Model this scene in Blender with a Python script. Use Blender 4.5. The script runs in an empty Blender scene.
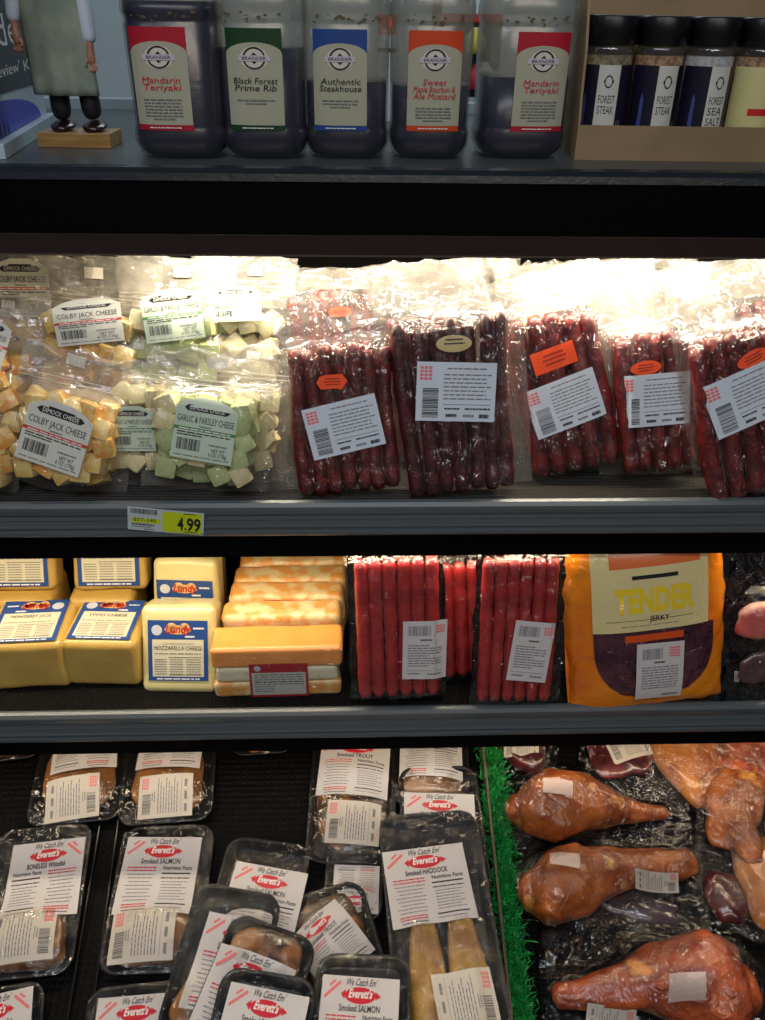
import bpy, math, random
import numpy as np
from mathutils import Matrix, Vector
sc = bpy.context.scene
COL = sc.collection
# ------------------------------------------------------------------ camera, world, lights
EYE = np.array([0.0, 0.0, 1.55]); FPX = 850.0
th, psi, rho = (math.radians(a) for a in (31, 2.6, 1.0))
FW = np.array([math.sin(psi)*math.cos(th), math.cos(psi)*math.cos(th), -math.sin(th)])
R0 = np.array([math.cos(psi), -math.sin(psi), 0.0]); U0 = np.cross(R0, FW)
RT = R0*math.cos(rho)+U0*math.sin(rho); UP = -R0*math.sin(rho)+U0*math.cos(rho)
cd = bpy.data.cameras.new('camera'); cam = bpy.data.objects.new('camera', cd); COL.objects.link(cam)
cd.sensor_fit = 'VERTICAL'; cd.sensor_height = 36; cd.lens = 36*FPX/1020; cd.clip_start = .02
m = Matrix.Identity(4)
for i in range(3):
    m[i][0] = RT[i]; m[i][1] = UP[i]; m[i][2] = -FW[i]; m[i][3] = EYE[i]
cam.matrix_world = m; sc.camera = cam
sc.view_settings.view_transform = 'Standard'; sc.view_settings.look = 'None'
sc.view_settings.exposure = 0.0; sc.view_settings.gamma = 1.0; sc.view_settings.use_curve_mapping = False
sc.cycles.transparent_max_bounces = 32; sc.cycles.max_bounces = 8
sc.cycles.sample_clamp_indirect = 4.0
w = bpy.data.worlds.new('store'); sc.world = w; w.use_nodes = True
w.node_tree.nodes['Background'].inputs[0].default_value = (.55, .72, 1.0, 1)
w.node_tree.nodes['Background'].inputs[1].default_value = .055

def area(name, loc, sx, sy, power, color, rot=(0, 0, 0), spread=180):
    l = bpy.data.lights.new(name, 'AREA'); l.shape = 'RECTANGLE'; l.size = sx; l.size_y = sy
    l.energy = power; l.color = color; l.spread = math.radians(spread)
    o = bpy.data.objects.new(name, l); COL.objects.link(o); o.location = loc; o.rotation_euler = [math.radians(a) for a in rot]
    return o
WARM = (1.0, .80, .56)
area('canopy_lamp_light', (.42, 1.118, 1.283), 1.36, .018, 9.0, (1.0, .84, .62), (0, 0, 0), 180)     # tube hidden behind the canopy lip
area('shelf_lamp_light', (.05, 1.022, .883), 2.3, .014, 5.0, (1.0, .80, .56), (-12, 0, 0), 180)
area('added_lower_light', (.05, .992, .528), 2.3, .014, 1.3, (1.0, .80, .6), (14, 0, 0), 180)  # added weak light over the well; no known lamp under the lower shelf
area('ceiling_light_near', (-.4, -.5, 3.0), 2.6, .3, 26, (.90, .93, 1.0), (20, 0, 0))
area('ceiling_light_far', (.6, -2.2, 3.0), 2.6, .3, 22, (1.0, .86, .72), (30, 0, 0))
area('ceiling_light_back', (.2, 2.3, 2.7), 2.2, .3, 15, (.8, .92, 1.0), (-10, 0, 0))

# ------------------------------------------------------------------ helpers: pixels to points
def ray(px, py): return FW+RT*((px-382.5)/FPX)+UP*((510-py)/FPX)
def hitp(px, py, P, N):
    d = ray(px, py); t = np.dot(np.array(P)-EYE, N)/np.dot(d, N); return EYE+d*t
def hity(px, py, Y): return hitp(px, py, (0, Y, 0), np.array([0, 1.0, 0]))
def hitz(px, py, Z): return hitp(px, py, (0, 0, Z), np.array([0, 0, 1.0]))

# ------------------------------------------------------------------ materials
def srgb(c): return tuple(((v/255)/12.92 if v/255 <= .04045 else ((v/255+.055)/1.055)**2.4) for v in c)
MATS = {}
def mat(name, col, rough=.5, metal=0, coat=0, col2=None, nscale=20, col3=None, bump=0, bscale=60, spec=.5, detail=4, nlo=.4, nhi=.6, stretch=None, emis=0, trans=0, coatr=.08, bdist=.002):
    if name in MATS: return MATS[name]
    M = bpy.data.materials.new(name); M.use_nodes = True; nt = M.node_tree; b = nt.nodes['Principled BSDF']
    b.inputs['Base Color'].default_value = (*srgb(col), 1); b.inputs['Roughness'].default_value = rough
    b.inputs['Metallic'].default_value = metal; b.inputs['Coat Weight'].default_value = coat; b.inputs['Coat Roughness'].default_value = coatr
    b.inputs['Specular IOR Level'].default_value = spec
    if emis: b.inputs['Emission Color'].default_value = (*srgb(col), 1); b.inputs['Emission Strength'].default_value = emis
    tc = nt.nodes.new('ShaderNodeTexCoord'); mp = nt.nodes.new('ShaderNodeMapping'); nt.links.new(tc.outputs['Object'], mp.inputs[0])
    if stretch: mp.inputs['Scale'].default_value = stretch
    if col2:
        n = nt.nodes.new('ShaderNodeTexNoise'); n.inputs['Scale'].default_value = nscale; n.inputs['Detail'].default_value = detail
        r = nt.nodes.new('ShaderNodeValToRGB'); nt.links.new(mp.outputs[0], n.inputs[0]); nt.links.new(n.outputs[0], r.inputs[0])
        r.color_ramp.elements[0].position = nlo; r.color_ramp.elements[0].color = (*srgb(col), 1)
        r.color_ramp.elements[1].position = nhi; r.color_ramp.elements[1].color = (*srgb(col2), 1)
        if col3:
            e = r.color_ramp.elements.new(min(.99, nhi+.12)); e.color = (*srgb(col3), 1)
        nt.links.new(r.outputs[0], b.inputs['Base Color'])
    if bump:
        n = nt.nodes.new('ShaderNodeTexNoise'); n.inputs['Scale'].default_value = bscale; n.inputs['Detail'].default_value = 3; n.inputs['Distortion'].default_value = .8
        bp = nt.nodes.new('ShaderNodeBump'); bp.inputs['Strength'].default_value = bump; bp.inputs['Distance'].default_value = bdist
        nt.links.new(mp.outputs[0], n.inputs[0]); nt.links.new(n.outputs[0], bp.inputs['Height'])
        nt.links.new(bp.outputs[0], b.inputs['Normal']); nt.links.new(bp.outputs[0], b.inputs['Coat Normal'])
    MATS[name] = M; return M
def film(name, gloss=.14, milk=.06, col=(235, 232, 225), rough=.12, bump=.6, bscale=55, stretch=(1, 1, 1), dist=.004, facet=True, edge=.25):
    """clear plastic film: mostly see-through, a wrinkled glossy skin and a little haze"""
    if name in MATS: return MATS[name]
    M = bpy.data.materials.new(name); M.use_nodes = True; nt = M.node_tree; N = nt.nodes; L = nt.links
    N.remove(N['Principled BSDF']); out = N['Material Output']
    tc = N.new('ShaderNodeTexCoord'); mp = N.new('ShaderNodeMapping'); mp.inputs['Scale'].default_value = stretch; L.new(tc.outputs['Object'], mp.inputs[0])
    n = N.new('ShaderNodeTexNoise'); n.inputs['Scale'].default_value = bscale; n.inputs['Detail'].default_value = 2; n.inputs['Distortion'].default_value = 1.5
    L.new(mp.outputs[0], n.inputs[0])
    bp = N.new('ShaderNodeBump'); bp.inputs['Strength'].default_value = bump; bp.inputs['Distance'].default_value = dist
    if facet:
        va = N.new('ShaderNodeVectorMath'); va.operation = 'MULTIPLY_ADD'; va.inputs[1].default_value = (.02,)*3; L.new(n.outputs['Color'], va.inputs[0]); L.new(mp.outputs[0], va.inputs[2])
        vo = N.new('ShaderNodeTexVoronoi'); vo.inputs['Scale'].default_value = bscale*.9; L.new(va.outputs[0], vo.inputs['Vector']); L.new(vo.outputs['Distance'], bp.inputs['Height'])
    else: L.new(n.outputs[0], bp.inputs['Height'])
    tr = N.new('ShaderNodeBsdfTransparent'); tr.inputs[0].default_value = (.96, .96, .95, 1)
    gl = N.new('ShaderNodeBsdfGlossy'); gl.inputs['Roughness'].default_value = rough; L.new(bp.outputs[0], gl.inputs['Normal'])
    df = N.new('ShaderNodeBsdfDiffuse'); df.inputs[0].default_value = (*srgb(col), 1); L.new(bp.outputs[0], df.inputs['Normal'])
    tl = N.new('ShaderNodeBsdfTranslucent'); tl.inputs[0].default_value = (*srgb(col), 1)
    dm = N.new('ShaderNodeMixShader'); dm.inputs[0].default_value = .35; L.new(df.outputs[0], dm.inputs[1]); L.new(tl.outputs[0], dm.inputs[2])
    m1 = N.new('ShaderNodeMixShader'); m1.inputs[0].default_value = milk; L.new(tr.outputs[0], m1.inputs[1]); L.new(dm.outputs[0], m1.inputs[2])
    lw = N.new('ShaderNodeLayerWeight'); lw.inputs[0].default_value = .3
    ma = N.new('ShaderNodeMath'); ma.operation = 'MULTIPLY_ADD'; ma.inputs[1].default_value = edge; ma.inputs[2].default_value = gloss; ma.use_clamp = True
    L.new(lw.outputs['Facing'], ma.inputs[0])
    m2 = N.new('ShaderNodeMixShader'); L.new(ma.outputs[0], m2.inputs[0]); L.new(m1.outputs[0], m2.inputs[1]); L.new(gl.outputs[0], m2.inputs[2])
    L.new(m2.outputs[0], out.inputs[0]); MATS[name] = M; return M

BLACK = lambda: mat('black_enamel', (6, 6, 7), .45, spec=.2)
PAPER = lambda: mat('label_paper', (206, 202, 200), .45)
INK = lambda: mat('ink_black', (22, 22, 24), .6)
GREYINK = lambda: mat('ink_grey', (120, 120, 122), .6)
REDINK = lambda: mat('ink_red', (200, 30, 42), .5)
PINKINK = lambda: mat('ink_pink', (226, 120, 122), .5)
WHITEINK = lambda: mat('ink_white', (235, 235, 232), .5)

# ------------------------------------------------------------------ mesh building
class MB:
    def __init__(s): s.v = []; s.f = []; s.m = []; s.mats = []
    def mi(s, M):
        if M not in s.mats: s.mats.append(M)
        return s.mats.index(M)
    def add(s, vs, fs, M):
        k = len(s.v); i = s.mi(M); s.v += [tuple(float(c) for c in p) for p in vs]
        s.f += [tuple(k+j for j in f) for f in fs]; s.m += [i]*len(fs)
    def box(s, x0, x1, y0, y1, z0, z1, M):
        s.add([(x, y, z) for z in (z0, z1) for y in (y0, y1) for x in (x0, x1)],
              [(0, 2, 3, 1), (4, 5, 7, 6), (0, 1, 5, 4), (2, 6, 7, 3), (0, 4, 6, 2), (1, 3, 7, 5)], M)
    def loft(s, rings, M, cap=True):
        n = len(rings[0]); vs = [p for r in rings for p in r]; fs = []
        for i in range(len(rings)-1):
            for j in range(n):
                a = i*n+j; b = i*n+(j+1) % n; fs.append((a, b, b+n, a+n))
        if cap: fs.append(tuple(range(n))[::-1]); fs.append(tuple((len(rings)-1)*n+j for j in range(n)))
        s.add(vs, fs, M)
    def grid(s, P, M):
        ny, nx = P.shape[:2]; vs = P.reshape(-1, 3)
        fs = [(j*nx+i, j*nx+i+1, (j+1)*nx+i+1, (j+1)*nx+i) for j in range(ny-1) for i in range(nx-1)]
        s.add(vs, fs, M)
    def prism(s, prof, x0, x1, M):          # profile in (y,z), extruded along x
        n = len(prof); s.add([(x0, y, z) for y, z in prof]+[(x1, y, z) for y, z in prof],
              [(i, (i+1) % n, n+(i+1) % n, n+i) for i in range(n)]+[tuple(range(n))[::-1], tuple(range(n, 2*n))], M)
    def data(s, name):
        me = bpy.data.meshes.new(name); me.from_pydata(s.v, [], s.f)
        for M in s.mats: me.materials.append(M)
        me.polygons.foreach_set('material_index', s.m); return me
    def build(s, name, parent=None, smooth=True, bevel=0, sub=0, seg=2):
        me = s.data(name); o = bpy.data.objects.new(name, me); COL.objects.link(o); o.parent = parent
        if smooth: me.polygons.foreach_set('use_smooth', [True]*len(me.polygons))
        if smooth == 'auto' : me.polygons.foreach_set('use_smooth', [True]*len(me.polygons))
        if bevel:
            b = o.modifiers.new('bevel', 'BEVEL'); b.width = bevel; b.segments = seg; b.limit_method = 'ANGLE'; b.harden_normals = False
        if sub:
            u = o.modifiers.new('sub', 'SUBSURF'); u.levels = sub; u.render_levels = sub
        return o
def tag(o, label=None, cat=None, group=None, kind=None):
    if label: o['label'] = label
    if cat: o['category'] = cat
    if group: o['group'] = group
    if kind: o['kind'] = kind
    return o
def thing(name, label, cat, mw, group=None):
    o = bpy.data.objects.new(name, None); COL.objects.link(o); o.empty_display_size = .02
    o.matrix_world = mw if isinstance(mw, Matrix) else Matrix.Translation(Vector(mw)); return tag(o, label, cat, group)
def sharein(me, name, parent, loc, rot=(0, 0, 0), scale=(1, 1, 1)):
    o = bpy.data.objects.new(name, me); COL.objects.link(o); o.parent = parent; o.location = loc; o.rotation_euler = rot; o.scale = scale; return o

def basis(tilt):
    t = math.radians(tilt); return np.array([1., 0, 0]), np.array([0, math.sin(t), math.cos(t)]), np.array([0, -math.cos(t), math.sin(t)])
def place(B, T, wpx, P, tilt, dl=0):
    """stand a pack on the plane through P leaning back by tilt; B,T pixels of its bottom and top middle; returns matrix, W, H"""
    x, y, n = basis(tilt); P = np.array(P, float)+n*dl
    b = hitp(B[0], B[1], P, n); t = hitp(T[0], T[1], P, n); Y = t-b; H = float(np.linalg.norm(Y)); Y /= H; X = np.cross(Y, n)
    c = (b+t)/2; dep = np.dot(c-EYE, FW); W = wpx*dep/FPX
    M = Matrix.Identity(4)
    for i in range(3): M[i][0] = X[i]; M[i][1] = Y[i]; M[i][2] = n[i]; M[i][3] = b[i]
    return M, W, H

# ------------------------------------------------------------------ noise and draped film
def vnoise(ny, nx, f, rng):
    gy, gx = max(2, int(f*ny/nx)+2) if nx else 2, int(f)+2
    g = rng.random((gy+1, gx+1)); y = np.linspace(0, gy-1e-3, ny); x = np.linspace(0, gx-1e-3, nx)
    yi = y.astype(int); xi = x.astype(int); fy = (y-yi)[:, None]; fx = (x-xi)[None, :]
    fy = fy*fy*(3-2*fy); fx = fx*fx*(3-2*fx)
    a = g[yi][:, xi]; b = g[yi][:, xi+1]; c = g[yi+1][:, xi]; d = g[yi+1][:, xi+1]
    return (a*(1-fx)+b*fx)*(1-fy)+(c*(1-fx)+d*fx)*fy-.5
def fbm(ny, nx, f, rng, o=3):
    return sum(vnoise(ny, nx, f*2**k, rng)*.5**k for k in range(o))
def smooth(Z):
    P = np.pad(Z, 1, mode='edge'); return (P[1:-1, :-2]+P[1:-1, 2:]+P[:-2, 1:-1]+P[2:, 1:-1])/4
class Drape:
    def __init__(s, W, H, content, nx=34, ny=44, taut=25, wr=.0015, seed=0, lift=.0012, edge=.002, base=.0):
        rng = np.random.default_rng(seed); s.W, s.H = W, H
        s.x = np.linspace(-W/2, W/2, nx); s.y = np.linspace(0, H, ny); X, Y = np.meshgrid(s.x, s.y)
        C = np.zeros_like(X)+base
        for c in content: C = np.maximum(C, c(X, Y))
        Z = C.copy(); mask = np.ones_like(Z); mask[0] = mask[-1] = 0; mask[:, 0] = mask[:, -1] = 0
        for _ in range(taut): Z = np.maximum(C, smooth(Z)*mask+base*(1-mask))
        Z = Z+lift+np.abs(fbm(ny, nx, 5, rng))*wr*2
        Z[0] = Z[-1] = base+lift*.6; s.Z = Z
        Q = s.Z.copy()
        for _ in range(14): Q = np.maximum(smooth(Q), Q*.5+smooth(Q)*.5)
        s.Q = Q
        s.X = X+(fbm(ny, nx, 4, rng)*edge*2)*(np.abs(X)/(W/2))**4; s.Y = Y+fbm(ny, nx, 4, rng)*edge*2*(np.abs(Y/H-.5)*2)**6
    def h(s, x, y):
        fx = (x+s.W/2)/s.W*(len(s.x)-1); fy = y/s.H*(len(s.y)-1)
        fx = min(max(fx, 0), len(s.x)-1.001); fy = min(max(fy, 0), len(s.y)-1.001); i, j = int(fx), int(fy); a, b = fx-i, fy-j; Z = s.Z
        return (Z[j, i]*(1-a)+Z[j, i+1]*a)*(1-b)+(Z[j+1, i]*(1-a)+Z[j+1, i+1]*a)*b
    def hq(s, x, y):
        Z = s.Z; s.Z = np.maximum(s.Q, s.Z*0); v = s.h(x, y); s.Z = Z; return v
    def mesh(s, M, mb=None, M2=None, ysplit=None):
        mb = mb or MB(); P = np.stack([s.X, s.Y, s.Z], -1)
        if M2 is None: mb.grid(P, M)
        else:
            k = int(ysplit*len(s.y)); mb.grid(P[:k+1], M); mb.grid(P[k:], M2)
        return mb
def dome(cx, cy, r, zt, p=4):
    return lambda X, Y: zt*np.clip(1-(((X-cx)**2+(Y-cy)**2)/r**2)**(p/2), 0, 1)
def pad(x0, x1, y0, y1, zt, p=6):
    cx, cy, a, b = (x0+x1)/2, (y0+y1)/2, (x1-x0)/2, (y1-y0)/2
    return lambda X, Y: zt*np.clip(1-np.abs((X-cx)/a)**p-np.abs((Y-cy)/b)**p, 0, 1)**.5

# ------------------------------------------------------------------ flat artwork for labels
TX = {}
def textmesh(s, bold=0):
    key = (s, bold)
    if key in TX: return TX[key]
    c = bpy.data.curves.new('t', 'FONT'); c.body = s; c.resolution_u = 2; c.align_x = 'LEFT'; c.offset = bold
    o = bpy.data.objects.new('t', c); COL.objects.link(o); me = o.to_mesh()
    me.calc_loop_triangles()
    vs = np.array([v.co[:2] for v in me.vertices]) if len(me.vertices) else np.zeros((0, 2)); fs = [tuple(t.vertices) for t in me.loop_triangles]
    o.to_mesh_clear(); bpy.data.objects.remove(o); bpy.data.curves.remove(c)
    if len(vs): vs[:, 0] -= vs[:, 0].min(); 
    TX[key] = (vs, fs, vs[:, 0].max() if len(vs) else 0); return TX[key]
class Art:
    """artwork in its own (u,v) units, w wide and h high, origin lower left"""
    def __init__(s, w, h): s.w, s.h = w, h; s.L = []; s.z = 0
    def up(s): s.z += 1; return s
    def poly(s, pts, M, z=None): s.L.append((list(pts), [tuple(range(len(pts)))], M, s.z if z is None else z))
    def rect(s, x, y, w, h, M, nx=None, ny=None):
        nx = nx or max(1, int(w/s.w*14)); ny = ny or max(1, int(h/s.h*14))
        vs = [(x+w*i/nx, y+h*j/ny) for j in range(ny+1) for i in range(nx+1)]
        fs = [(j*(nx+1)+i, j*(nx+1)+i+1, (j+1)*(nx+1)+i+1, (j+1)*(nx+1)+i) for j in range(ny) for i in range(nx)]
        s.L.append((vs, fs, M, s.z))
    def ell(s, cx, cy, rx, ry, M, n=20, rot=0):
        c, q = math.cos(rot), math.sin(rot)
        pts = [(cx+rx*math.cos(t)*c-ry*math.sin(t)*q, cy+rx*math.cos(t)*q+ry*math.sin(t)*c) for t in (2*math.pi*i/n for i in range(n))]
        s.L.append(([(cx, cy)]+pts, [(0, i+1, (i+1) % n+1) for i in range(n)], M, s.z))
    def ring(s, cx, cy, r, t, M, n=24, sy=1):
        vs = [(cx+k*math.cos(a), cy+k*sy*math.sin(a)) for k in (r-t, r) for a in (2*math.pi*i/n for i in range(n))]
        s.L.append((vs, [(i, n+i, n+(i+1) % n, (i+1) % n) for i in range(n)], M, s.z))
    def text(s, t, x, y, size, M, wid=None, align='c', shear=0, rot=0, bold=0):
        vs, fs, tw = textmesh(t, bold)
        if not len(vs): return
        k = size/.7; kx = (wid/tw) if wid else k; ox = {'l': 0, 'c': -tw*kx/2, 'r': -tw*kx}[align]
        c, q = math.cos(math.radians(rot)), math.sin(math.radians(rot)); out = []
        for a, b in vs:
            a, b = a*kx+ox+b*k*shear, b*k; out.append((x+a*c-b*q, y+a*q+b*c))
        s.L.append((out, fs, M, s.z))
    def words(s, x, y, w, t, M, seed=0, vert=False):
        """a line of fine print, as printed word blocks"""
        r = random.Random(seed*977+int(x*9999)+int(y*77777)); p = 0
        while p < w*.98:
            q = min(w-p, w*r.uniform(.06, .2))
            if vert: s.rect(x, y+p, t, q, M, 1, 2)
            else: s.rect(x+p, y, q, t, M, 2, 1)
            p += q+w*.025
    def bars(s, x, y, w, h, M, seed=0, vert=False):
        r = random.Random(seed); p = 0; L = h if vert else w
        while p < L*.96:
            q = L*r.choice([.012, .02, .035]); 
            if vert: s.rect(x, y+p, w, q, M, 2, 1)
            else: s.rect(x+p, y, q, h, M, 1, 2)
            p += q+L*r.choice([.014, .022, .03])
    def build(s, name, parent, fmap, label=None, gap=.00025):
        mb = MB()
        for vs, fs, M, z in s.L: mb.add([fmap(a, b, z*gap) for a, b in vs], fs, M)
        o = mb.build(name, parent, smooth=True)
        if label: o['label'] = label
        return o
    def on(s, D, cx, cy, w, rot=0, lift=.002, h=None, flat=0):
        """map onto drape D: centre, printed width, turn in degrees"""
        k = w/s.w; kh = (h/s.h) if h else k; c, q = math.cos(math.radians(rot)), math.sin(math.radians(rot))
        hh = D.hq if hasattr(D, 'hq') else D
        zm = max(hh(cx+a*c-b*q, cy+a*q+b*c) for a in np.linspace(-.5, .5, 7)*s.w*k for b in np.linspace(-.5, .5, 7)*s.h*kh) if flat else 0
        def f(a, b, z):
            a = (a-s.w/2)*k; b = (b-s.h/2)*kh; X = cx+a*c-b*q; Y = cy+a*q+b*c; return (X, Y, hh(X, Y)*(1-flat)+zm*flat+lift+z)
        return f

def project(p):
    d = np.array(p)-EYE; z = d@FW; return 382.5+FPX*(d@RT)/z, 510-FPX*(d@UP)/z
def ground_py(px, Y, z):
    lo, hi = -400, 3000
    for _ in range(50):
        mid = (lo+hi)/2; h = hitz(px, mid, z) if ray(px, mid)[2] < -1e-4 else (0, 99, 0)
        if h[1] > Y: lo = mid
        else: hi = mid
    return (lo+hi)/2
def loc(M, px, py, h=.015):
    n = np.array([M[i][2] for i in range(3)]); P = np.array([M[i][3] for i in range(3)])+n*h
    q = M.inverted() @ Vector(hitp(px, py, P, n)); return q.x, q.y
def pxw(M, px, py, wpx, h=.015):
    return wpx*np.dot(np.array(M @ Vector((*loc(M, px, py, h), h)))-EYE, FW)/FPX

# ------------------------------------------------------------------ the setting
ZT, Z1, Z2 = 1.38, .966, .617
fl = MB(); fl.box(-3, 3, -3.2, 3.2, -.05, 0, mat('floor_tile', (150, 146, 138), .35, col2=(135, 130, 124), nscale=3)); tag(fl.build('floor', smooth=False), kind='structure')
wl = MB(); wl.box(-3, 3, 3.2, 3.25, 0, 3.2, mat('wall_paint', (176, 192, 196), .6)); tag(wl.build('wall_back', smooth=False), kind='structure')

CASE = thing('refrigerated_case', 'black open-front refrigerated display case with a deep canopy and sloping well', 'display case', (0, 1.1, 0))
def cbuild(mb, name, **k):
    o = mb.build(name, **k); o.parent = CASE; o.matrix_parent_inverse = CASE.matrix_world.inverted(); return o
bpy.context.view_layer.update()
XL, XR = -1.15, 1.25
CANT = mat('case_top_enamel', (70, 76, 78), .34, spec=.5, bump=.35, bscale=260, bdist=.0006)
c = MB(); c.box(XL, XR, 1.062, 1.66, ZT-.012, ZT, CANT); cbuild(c, 'top_panel', smooth=False, bevel=.003)
c = MB(); c.prism([(1.05, ZT-.014), (1.052, ZT-.006), (1.058, ZT-.001), (1.066, ZT+.0006), (1.066, ZT-.014)], XL, XR, mat('edge_enamel', (30, 36, 42), .28, bump=.4, bscale=90, bdist=.001)); cbuild(c, 'top_edge', smooth=False)
c = MB(); c.box(XL, XR, 1.052, 1.66, 1.305, ZT-.0125, mat('canopy_black', (2, 2, 3), .6, spec=.08)); cbuild(c, 'canopy', smooth=False)
c = MB(); c.box(XL, XR, 1.63, 1.66, ZT, ZT+.016, mat('pale_trim', (150, 165, 172), .4)); cbuild(c, 'rear_trim', smooth=False)
c = MB(); c.box(XL, XR, 1.0505, 1.0545, 1.2815, 1.3045, mat('smoked_acrylic', (46, 36, 31), .16, spec=.7)); c.box(XL, XR, 1.0498, 1.0560, 1.2795, 1.2815, mat('bright_trim', (120, 104, 96), .3, metal=.6)); cbuild(c, 'canopy_lip', smooth=False)
INN = mat('case_interior', (6, 6, 6), .6, spec=.15)
c = MB(); c.box(XL, XR, 1.52, 1.55, .2, 1.305, INN); cbuild(c, 'back_panel', smooth=False)
for sx in (XL, XR-.02):
    c = MB(); c.box(sx, sx+.02, .5, 1.55, .0, 1.305, INN); cbuild(c, 'end_panel', smooth=False)
c = MB(); c.box(XL, XR, .46, .50, 0, .27, BLACK()); c.box(XL, XR, .5, 1.52, 0, .06, BLACK()); cbuild(c, 'base', smooth=False)
# sloping well floor
DP = np.array([0, .84, .325]); DT = 78; DX, DY, DN = basis(DT)
def deck(x, s, h=0): return DP+DX*x+DY*s+DN*h
GRIDM = bpy.data.materials.new('black_grid_mat')
def grid_mat(name, col, sc1, bumpd, rough=.45, yonly=False, spec=.4):
    M = bpy.data.materials.new(name); M.use_nodes = True; nt = M.node_tree; b = nt.nodes['Principled BSDF']
    b.inputs['Base Color'].default_value = (*srgb(col), 1); b.inputs['Roughness'].default_value = rough; b.inputs['Specular IOR Level'].default_value = spec
    tc = nt.nodes.new('ShaderNodeTexCoord'); hs = []
    for ax in ('X', 'Y'):
        wv = nt.nodes.new('ShaderNodeTexWave'); wv.bands_direction = ax; wv.inputs['Scale'].default_value = sc1; wv.wave_profile = 'SIN'
        nt.links.new(tc.outputs['Object'], wv.inputs[0]); hs.append(wv)
    mx = nt.nodes.new('ShaderNodeMath'); mx.operation = 'MAXIMUM'; nt.links.new(hs[0 if not yonly else 1].outputs[1], mx.inputs[0]); nt.links.new(hs[1].outputs[1], mx.inputs[1])
    bp = nt.nodes.new('ShaderNodeBump'); bp.inputs['Distance'].default_value = bumpd; nt.links.new(mx.outputs[0], bp.inputs['Height']); nt.links.new(bp.outputs[0], b.inputs['Normal'])
    r = nt.nodes.new('ShaderNodeValToRGB'); r.color_ramp.elements[0].color = (.001, .001, .001, 1); r.color_ramp.elements[1].color = (*srgb(col), 1)
    nt.links.new(mx.outputs[0], r.inputs[0]); nt.links.new(r.outputs[0], b.inputs['Base Color']); return M
MATG = grid_mat('black_mesh_mat', (16, 15, 14), 62, .002, spec=.15)
RIB = grid_mat('ribbed_shelf_mat', (46, 42, 37), 70, .002, yonly=True)
DECKM = grid_mat('well_mat', (4, 4, 4), 30, .001, rough=.6, spec=.12)
c = MB(); q = [deck(x, s, 0) for s in (-.38, .62) for x in (XL+.02, XR-.02)]; q2 = [deck(x, s, -.012) for s in (-.38, .62) for x in (XL+.02, XR-.02)]
c.add(q+q2, [(0, 1, 3, 2), (4, 6, 7, 5), (0, 4, 5, 1), (2, 3, 7, 6), (0, 2, 6, 4), (1, 5, 7, 3)], DECKM); cbuild(c, 'well_floor', smooth=False)

RAIL = mat('price_rail_grey', (92, 100, 104), .34, metal=.2, spec=.5)
RAILD = mat('price_rail_slot', (70, 82, 92), .3, metal=.2)
def shelf(name, label, z, Yf, surf, lampY, dz, zb):
    t = thing(name, label, 'shelf', (0, Yf, z)); L = lambda mb, n, **k: mb.build(n, parent=t, **k)
    c = MB(); c.box(XL+.022, XR-.022, .012, .50, -.012, 0, surf); L(c, 'shelf_deck', smooth=False)
    h = dz
    pr = [(-.001, .007), (.004, .0085), (.010, .006), (.010, -h), (-.004, -h), (-.006, -h+.003), (-.006, -h+.007), (-.0025, -h+.008), (-.0025, -h+.013), (-.0055, -h+.0145), (-.0052, -h+.0155),
          (-.002, -h+.0165), (-.0008, -h+.024), (-.0022, -h+.0245), (-.0022, -h+.026), (-.0006, -h+.0265), (.0008, -.010), (-.003, -.0095), (-.0045, -.002), (-.0045, .002)]
    c = MB(); c.prism(pr, XL+.022, XR-.022, RAIL); L(c, 'price_rail', smooth=False)
    c = MB(); c.box(XL+.022, XR-.022, .012, .028, zb, -.0125, mat('canopy_black', (7, 7, 8))); c.box(XL+.022, XR-.022, .0285, .07, zb+.022, -.0125, BLACK()); L(c, 'lamp_housing', smooth=False)
    return t
S1 = shelf('display_shelf', 'upper shelf of the case with grey price rail, carrying cheese and meat bags', Z1, .98, RIB, 1.03, .043, -.088)
S2 = shelf('display_shelf', 'lower shelf of the case with grey price rail, carrying cheese blocks and an orange pouch', Z2, .95, MATG, 1.0, .046, -.089)
# lamp tubes
def lamp(loc_, label, s):
    t = thing('strip_light', label, 'light', loc_)
    c = MB(); n = 12
    c.loft([[(x, .006*math.cos(a), .006*math.sin(a)) for a in (2*math.pi*i/n for i in range(n))] for x in (-1.1, 1.1)], mat('tube_glow', (255, 226, 176), .4, emis=s)); c.build('tube', t)
    c = MB(); c.box(-1.11, 1.11, -.009, .009, .0065, .012, mat('pale_trim', (150, 165, 172))); c.build('holder', t, smooth=False)
lamp((.05, 1.118, 1.292), 'warm strip light under the canopy above the bagged cheese and meat', 3)
lamp((.05, 1.022, .892), 'warm strip light under the upper shelf above the cheese blocks', 2)
lamp((.05, .992, .538), 'added warm strip light, assumed under the lower shelf to light the fish trays', 1.5)  # added tube to go with the assumed light over the well

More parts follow.
